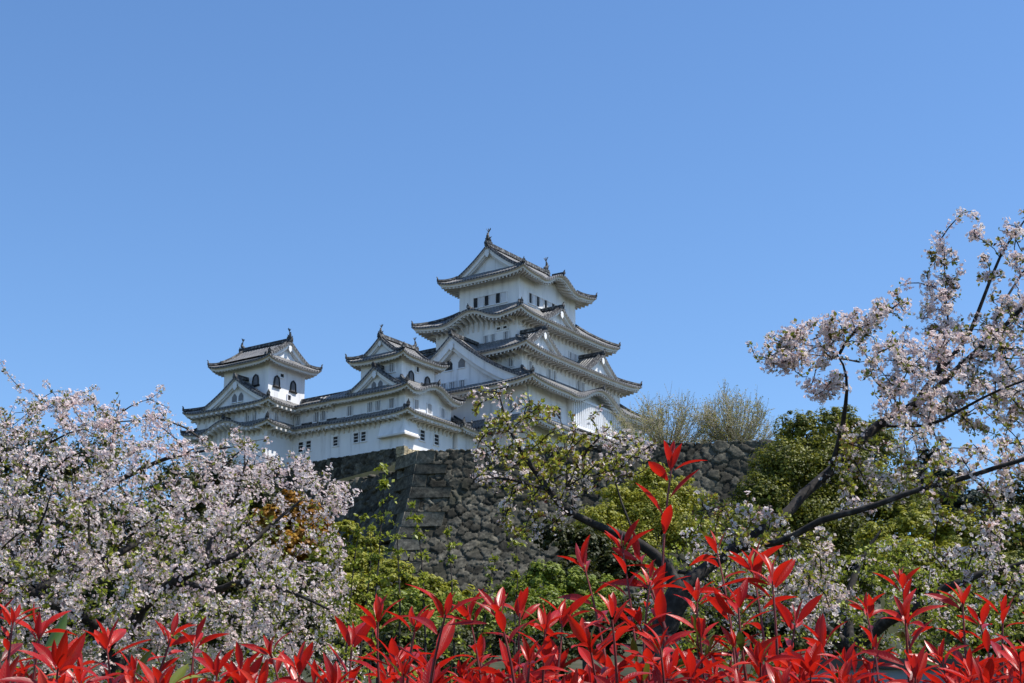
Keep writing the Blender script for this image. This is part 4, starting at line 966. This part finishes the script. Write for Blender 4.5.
for q in (('tallest thin leafy sapling rising against the dark terrace side wall', [(372, 660, 14), (376, 580, 14), (382, 520, 14), (384, 470, 14)], .075, 1),
          ('thin leafy sapling just right of the curved wall corner', [(425, 660, 13), (424, 580, 13), (420, 535, 13), (414, 505, 13)], .07, 2),
          ('short leafy sapling in front of the wall, third from the left', [(455, 660, 13.5), (452, 600, 13.5), (450, 560, 13.5), (447, 535, 13.5)], .065, 3),
          ('low leafy sapling between the blossom and the dark wall, leftmost of its row', [(345, 660, 14.5), (350, 600, 14.5), (355, 550, 14.5), (362, 520, 14.5)], .065, 4),
          ('short bushy sapling below the middle of the stone wall', [(480, 660, 14), (486, 610, 14), (490, 580, 14), (495, 560, 14)], .06, 5),
          ('slender leafy sapling between the tallest sapling and the wall corner', [(398, 660, 13.6), (400, 600, 13.6), (398, 550, 13.6), (396, 525, 13.6)], .06, 6),
          ('leafy sapling right of the short bushy one, near the bright green shrub', [(515, 660, 14.2), (514, 610, 14.2), (518, 575, 14.2), (516, 545, 14.2)], .06, 7),
          ('leafy sapling half hidden behind the leftmost one, beside the yellow green shrub', [(360, 660, 15), (366, 600, 15), (372, 555, 15), (370, 530, 15)], .06, 8)): sapling(*q)

# ------------------------------------------------------------------ distant shrubs and trees
def bushy(name, label, cat, lumps, mat, leaf, n, seed, group=None, trunk_r=.15, mat2=None):
    """lumps: (px, py, depth, radius_px). Leaves spread through uneven clumps that hang on limbs"""
    r = np.random.default_rng(seed)
    C_ = np.array([at(a, b, d) for a, b, d, _ in lumps]); Rr = np.array([q * d / FOC for _, _, d, q in lumps])
    zg = -1.6; low = C_[np.argmin(C_[:, 2])]; cm = C_.mean(0)
    y = cm[1]; t_ = min(max((y - 40) / 88, 0), 1); zg = -1.6 + 15.5 * t_ * t_ * (3 - 2 * t_)
    base = np.array([cm[0], cm[1], zg]); t = thing(name, label, cat, tuple(base), group=group)
    tubes = []
    mid = np.array([cm[0], cm[1], max(zg + .5, low[2] - .2)])
    tubes.append((np.linspace(base - [0, 0, .3], mid, 6), np.linspace(trunk_r, trunk_r * .7, 6)))
    for c in C_:
        s = np.linspace(0, 1, 7)[:, None]; tubes.append((mid + (c - mid) * s + np.array([0, 0, .15]) * np.linalg.norm(c - mid) * s * (1 - s), np.linspace(trunk_r * .5, trunk_r * .12, 7)))
    tubes_mesh('trunk', tubes, 'bark', t, base)
    # small clumps on the lumps' shells, then leaves round each clump
    w = Rr ** 2; k = r.choice(len(C_), size=n // 34 + 1, p=w / w.sum())
    d = norm(r.normal(size=(len(k), 3))); d[:, 2] = np.where(d[:, 2] < -.35, -d[:, 2], d[:, 2])
    cl = C_[k] + d * (Rr[k] * r.uniform(.45, 1.12, len(k)))[:, None]
    cr = Rr[k] * r.uniform(.10, .26, len(k)); tone = r.random(len(k))
    idx = r.integers(0, len(k), n); dd = norm(r.normal(size=(n, 3)))
    pos = cl[idx] + dd * (cr[idx] * r.uniform(.3, 1.0, n) ** .5)[:, None] * np.array([1.15, 1.15, .8])
    X, Y, Z = frames(dd * .8 + d[idx] * .6 + np.array([0, 0, .5]) + r.normal(0, .3, dd.shape))
    V, F = scatter(CARD_V, CARD_F, pos, X, Y, Z, leaf * r.uniform(.6, 1.3, n))
    val = np.clip(.5 * tone[idx] + .5 * r.random(n), 0, 1)
    quad_mesh('crown', V - base, F, [mat], t, np.repeat(val, len(CARD_V)))

bushy('evergreen_tree', 'broad dark olive evergreen tree standing at the right end of the stone wall', 'tree',
      [(800, 438, 60, 26), (838, 432, 61, 26), (872, 452, 61, 32), (785, 478, 59, 36), (830, 480, 60, 44), (762, 505, 58, 30), (868, 505, 60, 44), (815, 535, 59, 48), (745, 545, 57, 34), (905, 530, 60, 36), (790, 580, 58, 45), (860, 580, 59, 45)], 'olive', .085, 120000, 51, trunk_r=.3)
bushy('round_tree', 'rounded yellow green tree in front of the stone wall, behind the tall red shoot', 'tree',
      [(652, 488, 75, 22), (678, 503, 75, 24), (632, 508, 75, 24), (612, 500, 74, 16), (655, 530, 74, 38), (600, 528, 73, 24), (692, 540, 74, 28), (630, 560, 73, 35)], 'yellowgreen', .10, 45000, 52, trunk_r=.2)
bushy('shrub', 'orange brown shrub at the right edge of the left blossom', 'shrub',
      [(290, 508, 38, 16), (308, 518, 38, 18), (272, 520, 38, 18), (290, 535, 38, 24), (318, 540, 37, 20), (300, 560, 37, 26), (262, 540, 38, 16)], 'orange', .07, 16000, 53, trunk_r=.08)
bushy('shrub', 'yellow green shrub left of the saplings, below the dark side wall', 'shrub',
      [(345, 535, 32, 16), (366, 548, 32, 15), (332, 565, 32, 24), (362, 575, 32, 26), (395, 580, 31, 22), (425, 596, 31, 22), (455, 604, 31, 20), (350, 612, 31, 34), (405, 615, 31, 28)], 'yellowgreen', .06, 30000, 54, trunk_r=.08)
bushy('shrub', 'bright green shrub at the foot of the stone wall, in the centre', 'shrub',
      [(515, 598, 34, 20), (545, 585, 34, 22), (575, 590, 34, 22), (600, 605, 34, 26), (545, 625, 33, 34), (590, 635, 33, 34)], 'brightgreen', .06, 22000, 55, trunk_r=.08)
bushy('shrub', 'deep green shrub under the left limb of the dark cherry', 'shrub',
      [(555, 540, 45, 20), (585, 552, 45, 24), (620, 575, 45, 26), (575, 580, 44, 22)], 'deepgreen', .085, 16000, 56, trunk_r=.1)
bushy('pine_tree', 'dark blue green pine showing behind the right cherry limbs', 'pine tree',
      [(930, 462, 85, 14), (912, 482, 85, 18), (948, 486, 85, 18), (930, 502, 84, 26), (900, 515, 84, 20), (965, 510, 84, 22), (985, 498, 84, 12)], 'pine', .16, 18000, 57, trunk_r=.25)
bushy('shrub', 'olive shrub with yellow tips behind the blossom at lower right', 'shrub',
      [(880, 548, 42, 24), (915, 530, 42, 24), (950, 540, 42, 28), (905, 575, 41, 36), (955, 585, 41, 36)], 'yellowgreen', .075, 26000, 58, trunk_r=.1)
bushy('shrub', 'dark green shrub against the right edge, below the blossom', 'shrub',
      [(990, 548, 40, 26), (1020, 530, 40, 26), (1045, 560, 40, 36), (1000, 590, 39, 38), (960, 620, 38, 36), (1035, 610, 39, 40), (1015, 645, 38, 34), (1055, 650, 38, 34), (970, 655, 38, 32)], 'olive', .075, 36000, 59, trunk_r=.1)
bushy('shrub', 'shaded deep green shrub low in the middle, just over the red hedge', 'shrub',
      [(640, 625, 26, 30), (690, 640, 26, 34), (740, 630, 26, 32), (790, 640, 26, 34), (850, 645, 26, 36), (600, 645, 26, 30)], 'deepgreen', .055, 24000, 60, trunk_r=.08)
bushy('shrub', 'olive green shrub below the curved corner, left of the bright green shrub', 'shrub',
      [(400, 615, 28, 26), (440, 620, 28, 26), (480, 625, 28, 28), (430, 650, 27, 34), (370, 645, 28, 30)], 'brightgreen', .05, 18000, 61, trunk_r=.08)

bushy('evergreen_tree', 'dark evergreen tree filling the gaps behind the far left of the blossom', 'tree',
      [(-20, 470, 62, 45), (40, 480, 62, 40), (90, 470, 63, 34), (0, 540, 61, 60), (70, 550, 61, 60), (130, 540, 62, 48), (40, 620, 60, 60), (120, 620, 60, 60)], 'deepgreen', .11, 60000, 62, trunk_r=.3)
bushy('evergreen_tree', 'dark evergreen tree behind the blossom, just left of the orange shrub', 'tree',
      [(185, 500, 58, 36), (225, 490, 58, 34), (255, 520, 58, 36), (200, 560, 57, 48), (255, 580, 57, 48), (300, 600, 57, 44), (190, 630, 56, 50), (290, 650, 56, 50)], 'deepgreen', .11, 50000, 63, trunk_r=.3)
bushy('evergreen_tree', 'dark green tree closing the right edge behind the blossom, beyond the pine', 'tree',
      [(1000, 520, 66, 30), (1035, 505, 66, 34), (970, 545, 66, 34), (1010, 580, 65, 48), (940, 590, 65, 44), (1060, 570, 65, 50)], 'deepgreen', .11, 36000, 64, trunk_r=.3)
bushy('shrub', 'low dark shrub between the bright green shrub and the garden wall', 'shrub',
      [(400, 650, 22, 24), (450, 652, 22, 26), (500, 650, 22, 26), (550, 655, 22, 26), (350, 660, 22, 26), (450, 680, 21, 34), (540, 685, 21, 34)], 'deepgreen', .045, 20000, 65, trunk_r=.06)

def bare_tree(label, px, py, d, wpx, hpx, seed):
    """leafing tree: many thin upswept rods fanning from a short trunk"""
    r = np.random.default_rng(seed); base = at(px, py, d); base[2] = 29.3
    t = thing('budding_tree', label, 'tree', tuple(base), group='budding trees on the terrace')
    w = wpx * d / FOC / 2; top = at(px, py - hpx, d)[2]; H = top - base[2]
    tubes = [(np.array([base - [0, 0, .3], base + [0, 0, H * .22], base + [.05, 0, H * .42]]), np.array([.22, .18, .15]))]; tips = []
    for i in range(70):
        a = r.uniform(0, 2 * math.pi); q = r.uniform(.03, 1) ** .5
        e = base + np.array([math.cos(a) * w * q, math.sin(a) * w * q, H * (.46 + .54 * math.sqrt(max(0, 1.02 - q * q)) * r.uniform(.75, 1.0))])
        s = np.linspace(0, 1, 9)[:, None]; p0 = base + np.array([0, 0, H * r.uniform(.30, .43)])
        P = p0 + (e - p0) * s + np.array([math.cos(a), math.sin(a), 0]) * w * .28 * q * s * (1 - s) * 2 + r.normal(0, .05, (9, 3)) * s
        tubes.append((P, np.linspace(.05, .016, 9)))
        for j in range(32):
            k = r.integers(2, 9); b = P[k]; dr = norm(norm(e - p0) * .55 + r.normal(0, .8, 3) + np.array([0, 0, .4])); L = r.uniform(.5, 1.5)
            m = np.linspace(0, 1, 5)[:, None]; Q = b + dr * L * m + np.array([0, 0, .2]) * m * m
            tubes.append((Q, np.linspace(.02, .010, 5))); tips.append(Q[1:])
    tubes_mesh('trunk', tubes[:71], 'twig', t, base); tubes_mesh('twigs', tubes[71:], 'twig', t, base)
    P = np.concatenate(tips); P = P[r.random(len(P)) < .75]; n = len(P); X, Y, Z = frames(r.normal(size=(n, 3)))
    V, F = scatter(CARD_V, CARD_F, P + r.normal(0, .06, P.shape), X, Y, Z, .10 * r.uniform(.6, 1.4, n))
    quad_mesh('crown', V - base, F, ['yellowgreen'], t, np.repeat(r.random(n), 4))
bare_tree('pale budding tree on the wall top beside the main keep, left of the pair', 664, 440, 148, 116, 40, 71)
bare_tree('pale budding tree on the wall top against open sky, right of the pair', 736, 440, 146, 84, 47, 72)

# ------------------------------------------------------------------ walls behind the hedge
tw = thing('garden_wall', 'low plaster garden wall capped with grey round tiles, seen through the red hedge at left', 'garden wall', (-1.5, 9.4, -1.82))
mb = MB(); mb.box((-3.4, -.18, 0), (2.6, .18, 2.15), 0); mb.build('wall', ['plaster'], tw)
mb = MB()
for s in (-1, 1):
    mb.face([(-3.5, s * .62, 2.1), (2.7, s * .62, 2.1), (2.7, 0, 2.46), (-3.5, 0, 2.46)][::s], 0)
    mb.face([(-3.5, s * .62, 2.03), (2.7, s * .62, 2.03), (2.7, s * .62, 2.1), (-3.5, s * .62, 2.1)][::s], 0)
    mb.face([(-3.5, s * .62, 2.03), (2.7, s * .62, 2.03), (2.7, s * .15, 2.12), (-3.5, s * .15, 2.12)][::-s], 1)
    for i in range(41):
        x = -3.42 + i * .15
        for k in range(4):
            f = lambda q: (x, s * (.64 - .6 * q), 2.12 + .35 * q)
            mb.tube([f(k / 4), f((k + 1) / 4 - .01)], [.052, .045], 8, 0)
mb.tube([(-3.5, 0, 2.5), (2.7, 0, 2.5)], .085, 10, 0); mb.box((-3.5, -.09, 2.4), (2.7, .09, 2.5), 0)
mb.build('tile_cap', ['greytile', 'plaster'], tw)
bw = thing('plaster_wall', 'plain blue grey wall low at the right, glimpsed behind the red hedge', 'wall', (3.6, 11.5, -1.6), R(3))
mb = MB(); mb.box((-1.55, -.15, 0), (3.4, .15, 2.62), 0); mb.build('wall', ['bluewall'], bw)
mb = MB(); mb.box((-1.6, -.2, 2.62), (3.45, .2, 2.69), 0); mb.build('coping', ['blackwood'], bw)

# ------------------------------------------------------------------ red photinia hedge
def leaf_template(nl=7):
    """folded, arching lance-shaped leaf, length 1 along x"""
    xs_ = np.linspace(0, 1, nl); wd_ = np.array([.022, .082, .126, .138, .118, .075, .006])
    v = []
    for x, w_ in zip(xs_, wd_):
        for s, lift_ in ((-1, .42), (-.5, .17), (0, 0), (.5, .17), (1, .42)): v.append((x, s * w_, lift_ * w_ - .16 * x * x))
    f = [(i * 5 + j, (i + 1) * 5 + j, (i + 1) * 5 + j + 1, i * 5 + j + 1) for i in range(nl - 1) for j in range(4)]
    return np.array(v), np.array(f)
PL_V, PL_F = leaf_template(); PL_A = np.tile([-1, -.5, 0, .5, 1], 7)
def shoot(parent, root, base, tip, r, size=1.0, sparse=False, green=0.0):
    """one upright shoot: a red stem with alternate leaves and a whorl of young leaves at its tip"""
    base, tip = np.array(base), np.array(tip); H = np.linalg.norm(tip - base); n = 9
    s = np.linspace(0, 1, n)[:, None]; bow = norm(r.normal(size=3) * np.array([1, 1, 0])) * H * .08
    P = base + (tip - base) * s + bow * s * (1 - s) * 2
    stem = tubes_mesh('shoot', [(P, np.linspace(.0045, .0018, n))], 'redstem', parent, root)
    d = norm(tip - P[-3]); pos, ax, sz, rv = [], [], [], []
    nw = int(r.integers(5, 9)) if not sparse else 5; a0 = r.uniform(0, 6.28)
    def dirat(az, el):
        x = norm(np.cross(d, np.array([.3, .9, .1]))); y = np.cross(d, x); return norm((x * math.cos(az) + y * math.sin(az)) * math.cos(el) + d * math.sin(el))
    for i in range(nw):
        pos.append(tip - d * r.uniform(0, .018)); ax.append(dirat(a0 + i * 2.4 + r.uniform(-.3, .3), R(84 - i * 9 + r.uniform(-9, 9)))); sz.append(size * r.uniform(.048, .072) * (.75 + .07 * i)); rv.append(r.uniform(.3, 1))
    k = int(H / (.021 if not sparse else .036))
    for i in range(k):
        t = 1 - (i + .9) / (k + 1); j = min(int(t * (n - 1)), n - 2); p = P[j] + (P[j + 1] - P[j]) * (t * (n - 1) - j)
        if r.random() < .15: continue
        pos.append(p); ax.append(dirat(a0 + i * 2.4 + 1 + r.uniform(-.4, .4), R(r.uniform(14, 62)))); sz.append(size * r.uniform(.05, .085)); rv.append(r.uniform(0, 1) ** 1.5)
    pos, ax, sz, rv = np.array(pos), np.array(ax), np.array(sz), np.array(rv)
    up = norm(d[None] * 1.0 + r.normal(0, .3, ax.shape)); Y = norm(np.cross(up, ax)); Z = np.cross(ax, Y)
    # each leaf arches its own way
    V, F = scatter(PL_V, PL_F, pos + ax * .008, ax, Y, Z, sz)
    bend = r.uniform(-1.0, 2.6, len(pos)); V = V.reshape(len(pos), -1, 3); V = V - Z[:, None, :] * (bend * sz)[:, None, None] * (.14 * PL_V[None, :, 0:1] ** 2)
    mi = None
    gl = r.random(len(pos)) < green
    mi = np.repeat(gl.astype(int), len(PL_F))
    lo = quad_mesh('leaves', V.reshape(-1, 3) - root, F, ['red', 'hedge_green'], stem, np.repeat(rv, len(PL_V)), mi, smooth=True,
                   extra={'across': np.tile(PL_A, len(pos)), 'along': np.tile(PL_V[:, 0], len(pos))})
r = np.random.default_rng(404)
tips = [(15, 598, 2.7), (42, 612, 2.8), (-12, 600, 2.9), (60, 645, 2.5), (108, 628, 2.9), (82, 655, 2.6), (172, 618, 2.9), (196, 622, 2.8), (135, 650, 2.7), (218, 648, 2.6), (242, 652, 2.9), (272, 634, 2.8), (300, 648, 2.7), (315, 662, 2.9),
        (378, 615, 2.8), (352, 640, 2.9), (416, 618, 2.6), (446, 606, 2.3), (470, 612, 2.9), (498, 604, 2.6), (520, 606, 2.8), (545, 622, 2.7), (562, 614, 2.9), (584, 560, 3.1), (612, 612, 2.5), (640, 618, 2.8),
        (622, 540, 3.0), (650, 575, 2.8), (697, 590, 2.9), (716, 543, 3.0), (752, 562, 2.9), (772, 574, 2.7), (738, 600, 2.6), (700, 625, 2.7), (735, 640, 2.9), (795, 618, 3.0), (822, 640, 2.8), (866, 606, 2.9), (902, 580, 3.0), (905, 612, 2.6), (845, 655, 2.6), (875, 650, 2.9),
        (962, 596, 3.0), (1002, 612, 2.8), (980, 618, 3.0), (940, 650, 2.7), (1040, 630, 2.8), (1020, 655, 2.6), (590, 640, 2.6), (660, 640, 2.5), (395, 655, 2.7), (430, 660, 2.9), (25, 660, 2.9), (165, 668, 2.6), (335, 668, 2.6), (480, 650, 3.0), (530, 655, 2.5), (760, 655, 2.6), (690, 668, 2.6), (800, 668, 2.7), (915, 668, 2.5), (970, 668, 2.7)]
labels = ['red photinia at the left end of the hedge, below the blossoming cherry', 'red photinia with short scattered shoots, second from the left end of the hedge', 'red photinia under the right rim of the left blossom, third from the left end',
          'red photinia with broad large leaves below the curved stone corner', 'dense red photinia in the middle of the hedge, left of the tallest shoot', 'red photinia carrying the tallest thin red shoot, in front of the stone wall', 'red photinia just right of the tallest shoot, below the dark cherry fork',
          'red photinia with one shoot standing clear, in front of the blue grey wall', 'red photinia at the right end of the hedge']
xc = np.linspace(30, 1000, 9)
hroots = []
for i, x in enumerate(xc):
    b = at(x, 683, 2.85); b = np.array([b[0], b[1], -1.6])
    hroots.append((thing('photinia_shrub', labels[i], 'shrub', tuple(b), group='red photinia hedge'), b))
extra = []
for x in np.concatenate([np.arange(-20, 330, 16), np.arange(340, 1060, 11)]):
    extra.append((x + r.uniform(-9, 9), 664 + r.uniform(0, 36), r.uniform(2.45, 3.15)))
used = [[] for _ in xc]
for (x, y, d) in tips + extra:
    i = int(np.argmin(abs(xc - x))); root, b = hroots[i]; tip = at(x, y, d)
    fb = tip * np.array([1, 1, 0]) + (b - tip) * np.array([.25, .25, 0]) + np.array([0, 0, min(tip[2] - .22, .12)]) + r.normal(0, .02, 3)
    used[i].append(fb); shoot(root, b, fb, tip + np.array([0, 0, -.036 if x < 350 else -.012]), r, r.uniform(.62, 1.08), green=.03)
# tallest shoot and its side shoots
root, b = hroots[int(np.argmin(abs(xc - 665)))]; ii = int(np.argmin(abs(xc - 665)))
tall = at(672, 466, 3.0); fb = at(668, 690, 3.0); used[ii].append(fb)
shoot(root, b, fb, tall, r, 1.05, sparse=True); shoot(root, b, at(668, 640, 3.0), at(640, 560, 3.02), r, .9, sparse=True)
shoot(root, b, at(640, 690, 2.9), at(676, 662, 2.9), r, .9, green=.6); shoot(root, b, at(690, 690, 2.9), at(706, 655, 2.9), r, .9, green=.5)
for (root, b), fbs in zip(hroots, used):
    tb = []
    for fb in fbs:
        s = np.linspace(0, 1, 10)[:, None]; P = b + (fb - b) * s + np.array([0, 0, .35]) * s * (1 - s); tb.append((P, np.linspace(.014, .005, 10)))
    tubes_mesh('stem', tb, 'bark', root, b)
    # older foliage lower down
    n = 420; k = r.integers(0, len(fbs), n); pos = np.array(fbs)[k] + r.normal(0, .09, (n, 3)) + np.array([0, 0, -1]) * r.uniform(.05, 1.3, (n, 1))
    ax = norm(r.normal(size=(n, 3)) + np.array([0, 0, .3])); up = norm(r.normal(size=(n, 3)) + np.array([0, 0, 1.2])); Y = norm(np.cross(up, ax))
    V, F = scatter(PL_V, PL_F, pos, ax, Y, np.cross(ax, Y), r.uniform(.06, .10, n))
    quad_mesh('old_leaves', V - b, F, ['hedge_green'], root, np.repeat(r.random(n), len(PL_V)), smooth=True)
